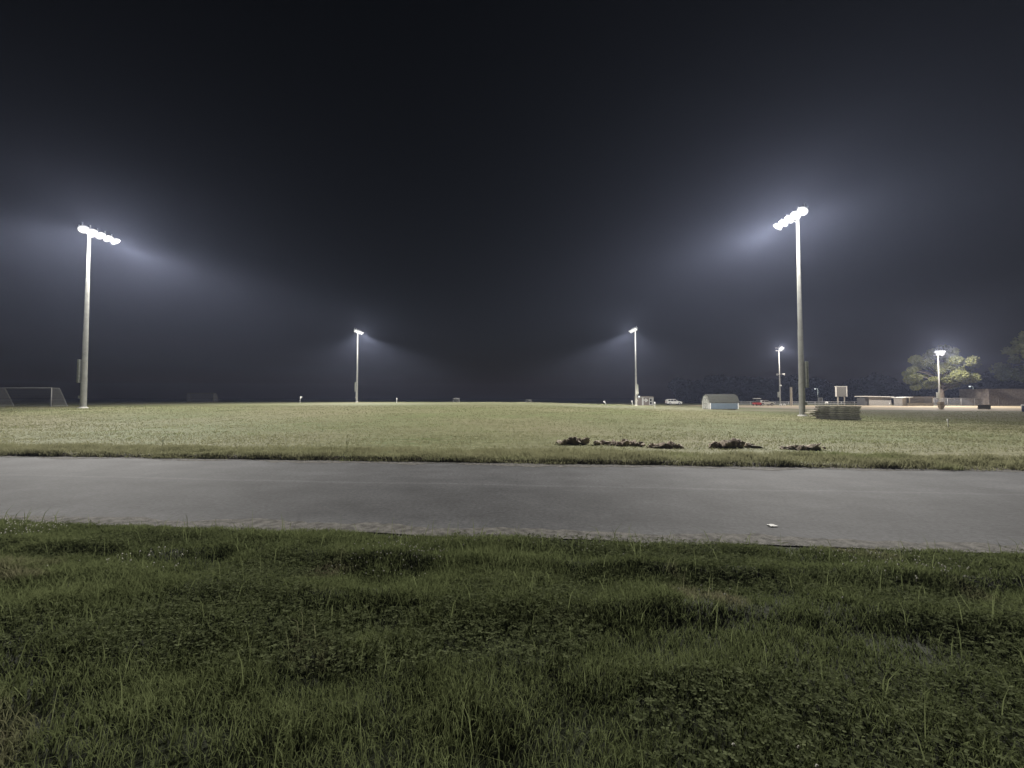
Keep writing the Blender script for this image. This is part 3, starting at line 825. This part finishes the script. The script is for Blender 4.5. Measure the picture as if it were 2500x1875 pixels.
def scoreboard():
    y = 116.0; x0, x1 = at(2040, y), at(2066, y); x = (x0 + x1) / 2; z0 = tz(x, y)
    r = empty("scoreboard", (x, y, z0)); w = x1 - x0; zt = zat(944, y) - z0; zb = zat(968, y) - z0
    b = MB(); b.box((0, 0, (zt + zb) / 2), (w - .1, .35, zt - zb), bev=.02)
    for k in range(1, 6): b.box((0, -.18, zb + (zt - zb) * k / 6), (w - .3, .02, .03))
    b.build("board", M_DARKPANEL, r)
    f = MB(); f.box((0, 0, zt + .08), (w + .25, .45, .16)); f.box((w / 2, 0, (zt + zb) / 2), (.22, .42, zt - zb - .02)); f.box((-w / 2 + .1, -.02, (zt + zb) / 2), (.12, .40, zt - zb - .02)); f.build("frame", M_ROOFPALE, r)
    for sx in (-.85, .95):
        l_ = MB(); l_.box((sx, .1, zt / 2 - .2), (.24, .2, zt + .2)); l_.build("leg", M_WOODPALE, r)
    tag(r, "scoreboard on two legs seen from behind, standing over the pipe fence", "scoreboard")
scoreboard()
def small_sign():
    y = 135.0; x = at(2003, y); z0 = tz(x, y); r = empty("notice_frame", (x, y, z0))
    f = MB(); zb = zat(980, y) - z0; zt = zat(971, y) - z0; w = 1.2
    f.box((0, 0, zt), (w, .08, .1)); f.box((0, 0, zb), (w - .2, .08, .08)); f.box((-w / 2, 0, (zt + zb) / 2), (.1, .08, zt - zb)); f.box((w / 2, 0, (zt + zb) / 2), (.1, .08, zt - zb)); f.build("frame", M_ALU, r)
    l_ = MB(); l_.box((-w / 2 + .1, .1, zb / 2), (.08, .08, zb + .2)); l_.box((w / 2 - .1, .1, zb / 2), (.08, .08, zb + .2)); l_.build("leg", M_ALU, r)
    p = MB(); p.box((0, .06, (zt + zb) / 2), (w - .1, .02, zt - zb - .1)); p.build("panel", M_DARKPANEL, r)
    tag(r, "small pale framed sign beyond the pipe fence left of the scoreboard", "sign")
small_sign()

def dugout_plain():
    y = 110.0; x0, x1 = at(2121, y), at(2175, y); x = (x0 + x1) / 2; z0 = tz(x, y); L = x1 - x0
    r = empty("dugout", (x, y, z0)); H = zat(969, y) - z0; D = 3
    w = MB(); w.box((0, D / 2, H / 2), (L, D, H)); w.build("wall", M_BLOCK, r)
    rf = MB(); rf.box((-.35, D / 2 - .1, H + .12), (L + 1.5, D + .8, .2), ry=R(1.2)); rf.build("roof", M_ROOFPALE, r)
    e = MB(); e.box((-L / 2 - .45, D / 2, H / 2 - .1), (.86, D - .4, H - .25)); e.build("bay_shade_block", M_DARKMETAL, r)  # solid dark block standing in for the shaded space under the overhang
    tag(r, "plain pale block dugout with an overhanging flat roof, right of the scoreboard", "dugout", "dugouts at the softball field")
dugout_plain()
def dugout_open():
    y = 105.0; x0, x1 = at(2203, y), at(2277, y); x = (x0 + x1) / 2; z0 = tz(x, y); L = x1 - x0
    r = empty("dugout", (x, y, z0)); H = zat(970, y) - z0; D = 2.6
    w = MB(); w.box((.1, D - .1, H / 2), (L - .2, .2, H)); w.box((L / 2 - .1, D / 2 - .15, H / 2), (.2, D - .2, H)); w.box((-L / 2 + .5, D / 2 - .05, H / 2), (1.0, D - .2, H)); w.build("wall", M_BLOCK, r)
    k = MB(); k.box((.5, -.06, .35), (L - 1.2, .12, .7)); k.box((.5, -.06, .74), (L - 1.1, .2, .07)); k.build("front_rail", M_BLOCK, r)
    for px_ in (-L / 2 + 1.7, L / 2 - .1):
        p = MB(); p.box((px_, -.02, H / 2), (.14, .14, H)); p.build("post", M_ROOFPALE, r)
    b = MB(); b.box((.6, D * .6, .45), (L - 2.4, .4, .08))
    for px_ in (-2, 0.6, 3): b.box((px_, D * .6, .2), (.1, .3, .42))
    b.build("bench", M_WOOD, r)
    rf = MB(); rf.box((1.0, D / 2 - .2, H + .10), (L - 1.7, D + .6, .18)); rf.build("roof", M_BRICK, r)
    rl = MB(); rl.box((-L / 2 + .9, D / 2 - .2, H + .02), (2.5, D + .7, .16), ry=R(-4)); rl.build("side_roof", M_WHITE, r)
    m_ = MB(); m_.add([(-L / 2 + 1.8, -.01, .8), (L / 2 - .2, -.01, .8), (L / 2 - .2, -.01, H - .05), (-L / 2 + 1.8, -.01, H - .05)], [(0, 1, 2, 3)]); m_.build("mesh_screen", M_LINK, r, fix=False)
    tag(r, "open fronted dugout with a white slanting side roof, under the lit tree", "dugout", "dugouts at the softball field")
dugout_open()

def brick_building():
    y = 107.0; x0, x1 = at(2413, y), at(2413, y) + 14; x = (x0 + x1) / 2; z0 = tz(x, y); L = 14; H = zat(950, y) - z0
    r = empty("brick_building", (x, y, z0)); D = 7
    w = MB(); w.box((0, D / 2, H / 2), (L, D, H)); w.build("wall", M_BRICK, r)
    c = MB(); c.box((0, D / 2, H + .05), (L + .16, D + .16, .14)); c.build("coping", M_BRICK, r)
    e = MB(); e.box((-L / 2 + 2.6, -.03, H / 2), (.18, .06, H - .06)); e.box((-L / 2 + .1, -.03, H / 2), (.2, .06, H - .06)); e.build("pilaster", M_BRICK, r)
    tag(r, "low flat roofed brown brick building at the right edge of the photo", "building")
brick_building()

def fence(x0, x1, y, h, label, step=3.0, y1=None, zoff=0, mesh=True, rails=(1.0,)):
    y1 = y if y1 is None else y1
    n = max(2, int(round(math.hypot(x1 - x0, y1 - y) / step)) + 1)
    r = empty("chain_link_fence", (x0, y, tz(x0, y)))
    pr = [(x0 + (x1 - x0) * i / (n - 1), y + (y1 - y) * i / (n - 1)) for i in range(n)]
    loc = [(a - x0, b - y, tz(a, b) - tz(x0, y)) for a, b in pr]
    for p in loc:
        q = MB(); q.tube([(p[0], p[1], p[2] - .1), (p[0], p[1], p[2] + h)], .045, 8); q.build("post", M_PIPE, r, True)
    for f in rails:
        q = MB(); q.tube([(p[0], p[1], p[2] + h * f) for p in loc], .04, 8); q.build("rail", M_PIPE, r, True)
    if mesh:
        q = MB(); V = []; F = []
        for i, p in enumerate(loc):
            V += [(p[0], p[1] + .05, p[2] + .05), (p[0], p[1] + .05, p[2] + h)]
            if i: F.append((2 * i - 2, 2 * i, 2 * i + 1, 2 * i - 1))
        q.add(V, F); q.build("mesh", M_LINK, r, fix=False)
    tag(r, label, "fence", "chain link fences of the softball field")
fence(at(2279, 109), at(2412, 109), 109, zat(972, 109) + .30, "tall dim chain link fence between the open dugout and the brick building", 4.0)
fence(at(1958, 117), at(2119, 112), 117, 1.05, "low pipe fence under the scoreboard running from the tall pole to the block dugout", 3.2, 112, rails=(1.0, .5))
fence(at(1800, 118), at(1955, 118), 118, 1.0, "low dim chain link fence behind the golf cart and hatchback", 4.0)

def tan_stand():
    y = 74.0; x = at(2296, y); z0 = tz(x, y); r = empty("covered_stand", (x, y, z0))
    a = MB(); a.box((-.08, 0, 1.12), (.78, .6, .38), bev=.05); a.build("upper_block", M_TAN, r)
    b = MB(); b.add([(-.16, -.2, 0), (.16, -.2, 0), (.16, .2, 0), (-.16, .2, 0), (-.42, -.3, .86), (.56, -.3, .86), (.56, .3, .86), (-.42, .3, .86)], [(0, 1, 2, 3), (4, 5, 6, 7), (0, 1, 5, 4), (1, 2, 6, 5), (2, 3, 7, 6), (3, 0, 4, 7)]); b.build("tapered_foot", M_TAN, r)
    c = MB(); c.box((-.05, 0, .90), (.66, .48, .08)); c.build("strap", M_WOOD, r)
    tag(r, "tan covered stand with a narrow foot on the infield dirt", "stand")
tan_stand()
def low_panel():
    y = 72.0; x0, x1 = at(2386, y), at(2417, y); x = (x0 + x1) / 2; z0 = tz(x, y); r = empty("field_screen", (x, y, z0))
    a = MB(); a.box((0, 0, .46), (x1 - x0, .06, .74)); a.build("panel", M_DARKPANEL, r)
    for s in (-1, 1):
        b = MB(); b.box((s * (x1 - x0) * .4, .08, .3), (.08, .5, .08)); b.box((s * (x1 - x0) * .4, .08, .14), (.08, .08, .3)); b.build("foot", M_DARKMETAL, r)
    c = MB(); c.box((0, 0, .86), (x1 - x0 + .1, .1, .05)); c.build("top_rail", M_TAN, r)
    tag(r, "low grey panel screen standing on the pale infield dirt, in front of the brick building", "screen")
low_panel()
def bin_():
    y = 60.0; x = at(2501, y); z0 = tz(x, y); r = empty("trash_bin", (x, y, z0))
    a = MB(); a.lathe([(.30, 0), (.34, .1), (.36, .85), (.33, .9), (.001, .9)], 16); a.build("drum", M_NAVY, r, True)
    b = MB(); b.lathe([(.40, .88), (.42, .95), (.30, 1.08), (.001, 1.12)], 16); b.build("lid", M_WHITE, r, True)
    tag(r, "dark blue bin with a white lid at the right edge of the photo", "bin")
bin_()

# ------------------------------------------------------------------ stack of pallets
def pallet(x, y, z, rz, label, sag=0):
    r = empty("wooden_pallet", (x, y, z), rz); L, D, h = 2.75, 1.15, .175
    t = MB()
    for k in range(7): t.box((random.uniform(-.02, .02), -D / 2 + .08 + k * (D - .16) / 6, h - .012), (L + random.uniform(-.05, .05), .13, .024), bev=.004)
    t.build("top_deck", M_WOODGREY, r)
    for sx in (-L / 2 + .08, -L / 4, 0, L / 4, L / 2 - .08):
        s = MB(); s.box((sx, 0, h / 2), (.09, D, h - .07), bev=.005); s.build("stringer", M_WOOD, r)
    b = MB()
    for k in (0, 3, 6): b.box((0, -D / 2 + .08 + k * (D - .16) / 6, .014), (L, .12, .024), bev=.004)
    b.build("bottom_deck", M_WOODGREY, r)
    f = MB()
    f.box((0, -D / 2 - .014, h - .062), (L, .022, .098)); f.build("front_board", M_WOODGREY, r)
    tag(r, label, "pallet", "stacked wooden pallets by the floodlight pole")
    return r
PS = 33.5; PX = at(2040, PS); PZ = tz(PX, PS)
names = ["bottom wooden pallet of the stack, lying on the grass", "second wooden pallet from the bottom of the stack", "third wooden pallet from the bottom of the stack", "third wooden pallet from the top of the stack", "second wooden pallet from the top of the stack", "topmost wooden pallet of the stack, under the loose board"]
offs = [.06, -.02, -.05, .03, -.06, .02]
for k in range(6):
    pallet(PX + offs[k] + .05, PS + random.uniform(-.04, .04), PZ + .01 + k * .178, R(-22 + random.uniform(-1.5, 1.5)), names[k])
b = MB(); b.box((0, 0, .02), (3.05, .5, .035), bev=.006); b = b.build("loose_board", M_WOODPALE); b.location = (PX - .1, PS - .3, PZ + .01 + 6 * .178 + .005); b.rotation_euler = (0, R(.4), R(-20)); tag(b, "loose pale board lying on top of the pallet stack", "board")
for k, (dz, ln, dy) in enumerate([(.60, .5, -.1), (.42, .62, .1), (.24, .42, 0)]):
    b = MB(); b.box((0, 0, .06), (ln, .9, .11), rz=R(6 - 4 * k), bev=.01)
    b = b.build("plank_end", M_WOODPALE); b.location = (PX + .05 - (1.375 + ln / 2 + .06) * math.cos(R(16)), PS + dy + (1.375 + ln / 2) * math.sin(R(16)), PZ + dz); b.rotation_euler = (0, 0, R(-16))
    tag(b, ["uppermost pale plank bundle sticking out of the left end of the pallet stack", "longest pale plank bundle sticking out of the left end of the pallet stack", "lowest pale plank bundle sticking out of the left end of the pallet stack"][k], "planks", "planks at the end of the pallet stack")

# ------------------------------------------------------------------ torn sod heaps
def sod(px0, px1, y, h, seed, label):
    rr = np.random.default_rng(seed)
    x0, x1 = at(px0, y), at(px1, y); x = (x0 + x1) / 2; w = x1 - x0
    mb = MB()
    n = max(6, int(w / .075) + 4); h = h * .72
    for k in range(n + 4):
        u = (k + .5) / n if k < n * .7 else rr.random()
        crumb = k >= n
        cx_ = (u - .5) * w * .97 + rr.normal() * .03
        env = h * (0.45 + .55 * math.sin(math.pi * min(max(u, .05), .95)) ** .7) * (.35 + .85 * rr.random())
        sx, sy, sz = .06 + .13 * rr.random() ** 1.5, .07 + .13 * rr.random(), env * (.28 + .35 * rr.random())
        cy_ = rr.normal() * .09
        if crumb:
            cx_ = (rr.random() - .5) * w * .9; cy_ = rr.uniform(-.12, .12); sx, sy, sz = .03 + .03 * rr.random(), .03 + .03 * rr.random(), .03 + .02 * rr.random(); env = .05
        tilt = Matrix.Rotation(rr.normal() * .55, 3, 'Y') @ Matrix.Rotation(rr.normal() * .3, 3, 'X') @ Matrix.Rotation(rr.random() * 6, 3, 'Z')
        V = []; F = []; nu, nv = 14, 9; sd = int(rr.integers(1, 9999))
        for i in range(nv + 1):
            th = math.pi * i / nv
            for j in range(nu):
                ph = 2 * math.pi * j / nu
                d = Vector((math.sin(th) * math.cos(ph), math.sin(th) * math.sin(ph), math.cos(th)))
                q = .62 + .55 * float(vnoise(d.x * 2.1 + d.z * 1.3 + 5, d.y * 2.1 - d.z + 5, sd)) + .32 * float(vnoise(d.x * 6 + d.z * 4 + 9, d.y * 6 - d.z * 4 + 9, sd + 1))
                p = Vector((d.x * sx * q, d.y * sy * q, d.z * sz * q))
                p = tilt @ p
                V.append((cx_ + p.x, cy_ + p.y, max(-.03, env * .5 + p.z)))
        for i in range(nv):
            for j in range(nu):
                k2 = (j + 1) % nu
                F.append((i * nu + j, i * nu + k2, (i + 1) * nu + k2, (i + 1) * nu + j))
        mb.add(V, F)
    o = mb.build("sod_heap", M_CLOD)
    o.location = (x, y, tz(x, y))
    tag(o, label, "sod heap", "heaps of torn sod along the far road edge")
    return o
sod(1362, 1456, 14.3, .30, 1, "leftmost long heap of torn brown sod in the tall grass")
sod(1470, 1494, 14.3, .14, 2, "small dark clump of sod just right of the leftmost heap")
sod(1494, 1545, 14.1, .24, 3, "pointed dark heap of sod, third from the left")
sod(1540, 1570, 14.1, .15, 4, "small rounded clump of sod right of the pointed heap")
sod(1583, 1688, 13.7, .22, 5, "middle flat heap of torn sod with pale slabs on top")
sod(1730, 1842, 13.7, .32, 6, "tallest two humped heap of dark sod, second from the right")
sod(1905, 2025, 13.3, .19, 7, "rightmost low flat slab heap of torn sod")

p = MB(); V = []; F = []
for i in range(5):
    for j in range(4):
        V.append((i * .024 - .048 + .004 * math.sin(j * 3), j * .03 - .045, .010 + .004 * math.sin(i * 2.1 + j)))
for i in range(4):
    for j in range(3): F.append((i * 4 + j, i * 4 + 4 + j, i * 4 + 5 + j, i * 4 + 1 + j))
n0 = len(V); V += [(a, b_, c - .004) for a, b_, c in V]; F += [tuple(q + n0 for q in f)[::-1] for f in F]
p.add(V, F); p = p.build("paper_scrap", M_PAPER); p.location = (at(1878, 5.5), 5.5, .008); tag(p, "white scrap of paper lying on the grey road", "litter")

# ------------------------------------------------------------------ grass
def blades(name, P, h, w, lean, m, tint, curve=.5, label=None, cat="grass", az=None, tag_it=True, zbase=None):
    """each blade: two quads-and-tip ribbon; P (n,2); h, w, lean arrays"""
    n = len(P)
    a = RNG.random(n) * 2 * np.pi if az is None else az
    b = RNG.random(n) * 2 * np.pi
    z0 = (terrain(P[:, 0], P[:, 1]) if zbase is None else zbase) - .005
    base = np.stack([P[:, 0], P[:, 1], z0], -1)
    side = np.stack([np.cos(b), np.sin(b), np.zeros(n)], -1) * (w / 2)[:, None]
    dirn = np.stack([np.cos(a), np.sin(a), np.zeros(n)], -1)
    midp = base + dirn * (lean * h * .32)[:, None]; midp[:, 2] += h * .55
    tip = base + dirn * (lean * h)[:, None]; tip[:, 2] += h * (1 - .35 * np.minimum(lean, 1.2))
    V = np.empty((n, 5, 3)); V[:, 0] = base - side; V[:, 1] = base + side; V[:, 2] = midp - side * .8; V[:, 3] = midp + side * .8; V[:, 4] = tip
    o = np.arange(n)[:, None] * 5
    L = (o + np.array([0, 1, 3, 2, 2, 3, 4])[None, :]).ravel()
    st = (np.arange(n)[:, None] * 7 + np.array([0, 4])[None, :]).ravel()
    T = np.repeat(np.clip(tint, 0, 1), 5)
    ob = np_mesh(name, V.reshape(-1, 3), L, st, None, m, T)
    tag(ob, label, cat, None, "stuff")
    return ob

def scatter(n, vmin, vmax, spread=1.45, margin=3.2):
    """points in the view wedge, v along depth; uniform per area"""
    out = []
    got = 0
    while got < n:
        y = RNG.uniform(vmin - 3, vmax + 3, n * 2)
        xm = spread * vmax + margin
        x = RNG.uniform(-xm, xm, n * 2)
        v = y + ROAD_SLOPE * x
        k = (v > vmin) & (v < vmax) & (np.abs(x) < spread * np.maximum(y, .2) + margin) & (y > .6)
        out.append(np.stack([x[k], y[k]], -1)); got += k.sum()
    return np.concatenate(out)[:n]

M_GRASS_N = leafmat("verge_grass_blade", (.056, .070, .029), (.146, .168, .076), (.17, .155, .10), .45, .9, .02)
M_GRASS_F = leafmat("field_grass_blade", (.155, .160, .082), (.208, .203, .122), (.152, .172, .076), .52, .35, .06)
M_CLOVER = leafmat("clover_leaf", (.062, .074, .036), (.13, .148, .076), None, .38)
M_FLOWER = mat("clover_blossom", (.42, .41, .36), .9, 0, .15, 60)

# verge in front of the road
P = scatter(430000, .9, 5.1)
v = P[:, 1] + ROAD_SLOPE * P[:, 0]
c1 = vnoise(P[:, 0] * 1.1, P[:, 1] * 1.1, 21); c2 = vnoise(P[:, 0] * 3.2, P[:, 1] * 3.2, 22); c3 = vnoise(P[:, 0] * 8, P[:, 1] * 8, 23)
hh = (.04 + .06 * c1 + .045 * c2 ** 2 + .025 * c3) * RNG.uniform(.6, 1.2, len(P)) * (1 - .5 * sm(4.7, 5.15, v))
edge = 5.02 + .14 * (vnoise(P[:, 0] * 1.3, P[:, 0] * 0, 24) - .5) + .1 * (vnoise(P[:, 0] * 6, P[:, 0] * 0, 25) - .5)
keep = (RNG.random(len(P)) < (.42 + .75 * c2) * (1 - .5 * (1 - sm(2.0, 3.4, v)) * sm(.5, .75, vnoise(P[:, 0] * 2.1, P[:, 1] * 2.1, 26)))) & (v < edge) & (RNG.random(len(P)) < .6 + 1.2 * sm(.2, .5, c3 * .5 + c1 * .5))
P, hh, c1, c2 = P[keep], hh[keep], c1[keep], c2[keep]
ti = .38 * c1 + .3 * RNG.random(len(P)) + .25 * c2 + .05
dist = np.hypot(P[:, 0], P[:, 1])
blades("verge_grass", P, hh, (.0024 + .0007 * dist) * RNG.uniform(.7, 1.4, len(P)), RNG.uniform(.15, 1.15, len(P)), M_GRASS_N, ti, label="rough unmown green grass on the near verge, below the road")
# long stray stems and seed stalks, denser by the road edge
P = scatter(3600, .9, 5.05)
v = P[:, 1] + ROAD_SLOPE * P[:, 0]
k = RNG.random(len(P)) < .3 + .7 * sm(4.3, 5, v) * vnoise(P[:, 0] * .8, P[:, 1] * 0, 27)
P = P[k]
blades("grass_stems", P, RNG.uniform(.14, .33, len(P)), np.full(len(P), .004) + .0006 * P[:, 1], RNG.uniform(.1, .9, len(P)), M_GRASS_N, RNG.uniform(.4, 1, len(P)), label="long stray grass stems rising from the near verge")

# clover leaves: three small lobes on a stem
def clover(n):
    P = scatter(n, .9, 5.0)
    c = vnoise(P[:, 0] * .9 + 9, P[:, 1] * 1.4, 28); v = P[:, 1] + ROAD_SLOPE * P[:, 0]
    k = RNG.random(len(P)) < sm(.42, .75, c); P = P[k]; n = len(P)
    h = RNG.uniform(.03, .09, n); z = terrain(P[:, 0], P[:, 1]) + h
    r = RNG.uniform(.007, .014, n); rot = RNG.random(n) * 6.28
    V = np.empty((n, 3, 4, 3))
    for j in range(3):
        a = rot + j * 2.094
        d = np.stack([np.cos(a), np.sin(a), RNG.uniform(-.2, .5, n)], -1); s = np.stack([-np.sin(a), np.cos(a), RNG.uniform(-.3, .3, n)], -1)
        ctr = np.stack([P[:, 0], P[:, 1], z], -1)
        V[:, j, 0] = ctr; V[:, j, 1] = ctr + d * r[:, None] + s * (r * .75)[:, None]; V[:, j, 2] = ctr + d * (r * 1.75)[:, None]; V[:, j, 3] = ctr + d * r[:, None] - s * (r * .75)[:, None]
    nq = n * 3
    o = np_mesh("clover_leaves", V.reshape(-1, 3), np.arange(nq * 4), np.arange(nq) * 4, None, M_CLOVER, np.repeat(RNG.random(n), 12))
    tag(o, "patches of clover leaves among the near verge grass", "clover", None, "stuff")
clover(72000)
def clover_flowers(n):
    P = scatter(n, 1.2, 4.95)
    c = vnoise(P[:, 0] * .8 + 9, P[:, 1] * 1.2, 29); v = P[:, 1] + ROAD_SLOPE * P[:, 0]
    k = RNG.random(len(P)) < sm(.45, .85, c) * (.05 + .95 * sm(3.4, 4.4, v)); P = P[k]
    mb = MB()
    for x, y in P:
        h = random.uniform(.045, .085); z = tz(x, y); r_ = random.uniform(.005, .009)
        mb.lathe([(.0004, -r_ * .9), (r_ * .8, -r_ * .5), (r_, 0), (r_ * .75, r_ * .6), (.0004, r_)], 7, Matrix.Translation((x, y, z + h)))
        mb.tube([(x, y, z), (x + random.uniform(-.02, .02), y, z + h)], .0012, 3, False)
    o = mb.build("clover_blossoms", M_FLOWER, fix=False)
    tag(o, "small white clover blossoms dotted over the near verge", "clover flowers", None, "stuff")
clover_flowers(6800)

# far side: tall rank grass along the road edge
P = scatter(150000, 10.62, 13.2, 1.5, 5)
v = P[:, 1] + ROAD_SLOPE * P[:, 0]
c1 = vnoise(P[:, 0] * .6, P[:, 1] * .8, 51); c2 = vnoise(P[:, 0] * 2.3, P[:, 1] * 2.3, 52)
rgt = sm(7, 12, P[:, 0])
hh = (.07 + .09 * c1 + .10 * c2 ** 2 + .09 * rgt * c2) * RNG.uniform(.6, 1.25, len(P)) * (1 - .55 * sm(12.2, 13.2, v)) * (.65 + .35 * sm(10.7, 11.2, v))
edge = 10.78 - .12 * (vnoise(P[:, 0] * .9, P[:, 0] * 0, 53)) - .12 * (vnoise(P[:, 0] * 5, P[:, 0] * 0, 54) - .5)
lim = 11.6 + 1.5 * vnoise(P[:, 0] * .45, P[:, 0] * 0, 55) + .5 * vnoise(P[:, 0] * 2.1, P[:, 1] * 1.5, 56)
keep = (v > edge) & (RNG.random(len(P)) < .25 + .9 * c2) & (RNG.random(len(P)) < 1.08 - sm(-.6, .4, v - lim))
P, hh, c1, c2 = P[keep], hh[keep], c1[keep], c2[keep]
ti = .25 + .45 * c1 + .3 * RNG.random(len(P))
blades("roadside_grass", P, hh, RNG.uniform(.008, .018, len(P)), RNG.uniform(.2, 1.0, len(P)), M_GRASS_F, ti, label="tall pale rank grass along the far edge of the road")

# field turf: tufts thinning with distance
def field_tufts():
    n = 175000
    y = 12.6 * (62 / 12.6) ** (RNG.random(n) ** .85)
    x = RNG.uniform(-1.5, 1.5, n) * y
    P = np.stack([x, y], -1)
    v = y + ROAD_SLOPE * x
    c1 = vnoise(x * .16, y * .3, 61); c2 = .6 * vnoise(x * .45, y * 1.5, 62) + .4 * vnoise(x * 1.3, y * 2.5, 63)
    k = (v > 12.4) & (RNG.random(n) < .25 + .9 * c2)
    P, c1, c2, y = P[k], c1[k], c2[k], y[k]
    h = (.035 + .05 * c2) * RNG.uniform(.6, 1.3, len(P)) * (1 - .3 * sm(30, 60, y))
    ti = .15 + .5 * c1 + .35 * RNG.random(len(P))
    blades("field_grass", P, h, .010 + .0011 * y, RNG.uniform(.3, 1.2, len(P)), M_GRASS_F, ti, label="short lit grass of the wide sports field")
field_tufts()

# lone weeds at the far road edge
def weed(px, y, h, label, n=3, lean=.2):
    x = at(px, y); r = empty("weed_plant", (x, y, tz(x, y)))
    for k in range(n):
        a = (k - (n - 1) / 2) * .35 + lean
        s = MB(); tip = Vector((math.sin(a) * h * .5, .02 * k, h * (1 - .12 * k)))
        s.tube([(0, 0, -.02), tip * .5 + Vector((0, 0, .02)), tip], [.007, .005, .003], 5); s.build("stem", M_WEED, r)
        l_ = MB()
        for q in range(4):
            f = .45 + .15 * q; p0 = tip * f; sd = 1 if q % 2 else -1
            l_.add([p0, p0 + Vector((sd * .014, .01, .05)), p0 + Vector((sd * .028, .0, .10)), p0 + Vector((sd * .004, 0, .05))], [(0, 1, 2, 3)])
        l_.build("leaf", M_WEED, r, fix=False)
    tag(r, label, "weed", "lone weeds above the far road edge")
M_WEED = mat("weed_green", (.17, .18, .075), .8, 0, .15)
weed(848, 12.6, .42, "forked tall green weed standing alone above the far road edge, left of centre", 2)
weed(400, 13.6, .30, "thin dark weed above the far road edge, nearest the left side", 2, .1)

# ------------------------------------------------------------------ trees
def leaf_cloud(name, centres, radii, per, size, m, parent, seed=1, flat=.75, tint_fn=None):
    rr = np.random.default_rng(seed)
    C_ = []; T_ = []
    for (c, r_) in zip(centres, radii):
        n = int(per * r_ * r_)
        d = rr.normal(size=(n, 3)); d /= np.linalg.norm(d, axis=1)[:, None]
        rad = r_ * rr.random(n) ** .45
        p = np.array(c)[None] + d * rad[:, None] * np.array([1, 1, flat])
        C_.append(p); T_.append(np.clip(rr.random() * .5 + rr.random(n) * .5, 0, 1))
    C_ = np.concatenate(C_); T_ = np.concatenate(T_); n = len(C_)
    u = rr.normal(size=(n, 3)); u /= np.linalg.norm(u, axis=1)[:, None]
    w = rr.normal(size=(n, 3)); w -= (w * u).sum(1)[:, None] * u; w /= np.linalg.norm(w, axis=1)[:, None]
    s = (size * rr.uniform(.6, 1.4, n))[:, None]
    V = np.empty((n, 4, 3)); V[:, 0] = C_ - u * s; V[:, 1] = C_ + w * s * .55; V[:, 2] = C_ + u * s; V[:, 3] = C_ - w * s * .55
    o = np_mesh(name, V.reshape(-1, 3), np.arange(n * 4), np.arange(n) * 4, None, m, np.repeat(T_, 4))
    if parent: o.parent = parent
    return o
M_LEAF = leafmat("tree_leaf", (.085, .094, .04), (.185, .19, .082), None, .3)
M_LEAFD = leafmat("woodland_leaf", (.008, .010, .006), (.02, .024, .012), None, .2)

def tree(x, y, H, Rr, label, seed, trunk_h=.28, ncl=34, per=150, size=.30, trunk_r=.45, lean=0.0):
    rr = random.Random(seed)
    z0 = tz(x, y); r = empty("leafy_tree", (x, y, z0))
    t = MB()
    t.tube([(0, 0, -.3), (.1 * lean, 0, H * .15), (.5 * lean, .1, H * .35), (lean, 0, H * .6), (lean * 1.1, .2, H * .85)], [trunk_r * 1.25, trunk_r, trunk_r * .8, trunk_r * .45, trunk_r * .15], 10)
    cs, rs = [], []
    for k in range(ncl):
        a = k * 2.39996 + rr.random() * .5
        f = (k + .5) / ncl
        hz = H * (trunk_h + .10 + (1 - trunk_h - .18) * f)
        env = math.sin(math.pi * min(.97, (.22 + .74 * f))) ** .7
        rad = Rr * env * (.35 + .55 * rr.random())
        c = (lean * f + rad * math.cos(a), rad * math.sin(a), hz + rr.uniform(-.6, .6))
        cs.append(c); rs.append(Rr * rr.uniform(.08, .22))
        if k % 2 == 0:
            st = Vector((lean * f * .5, 0, H * (.2 + .45 * f)))
            e_ = Vector(c); t.tube([st, st.lerp(e_, .5) + Vector((0, 0, .5)), e_], [trunk_r * .35, trunk_r * .2, .04], 6)
    t.build("trunk", M_BARK, r, True)
    leaf_cloud("crown", cs, rs, per, size, M_LEAF, r, seed)
    tag(r, label, "tree")
    return r
tree(at(2298, 113), 113, 16.8, 8.4, "large leafy tree lit yellow green by the lamps of the pole in front of it", 5, .22, 64, 300, .20, .6)
tree(at(2545, 118), 118, 22, 12, "tall dim green tree behind the brick building at the right edge", 8, .22, 46, 70, .36, .7)

# far dark wood behind the softball field: one mass
rr = np.random.default_rng(5)
cs, rs = [], []
for k in range(190):
    f = rr.random(); px = 1660 + 1100 * f; y = rr.uniform(165, 215)
    H = 8.5 + 5.0 * float(vnoise(px / 90., .5, 71)) + 4.5 * sm(2250, 2600, px)
    x = at(px, y)
    for q in range(3):
        cs.append((x + rr.normal() * 3, y + rr.normal() * 2, tz(x, y) + H * (.10 + .66 * rr.random()))); rs.append(rr.uniform(2.2, 3.6))
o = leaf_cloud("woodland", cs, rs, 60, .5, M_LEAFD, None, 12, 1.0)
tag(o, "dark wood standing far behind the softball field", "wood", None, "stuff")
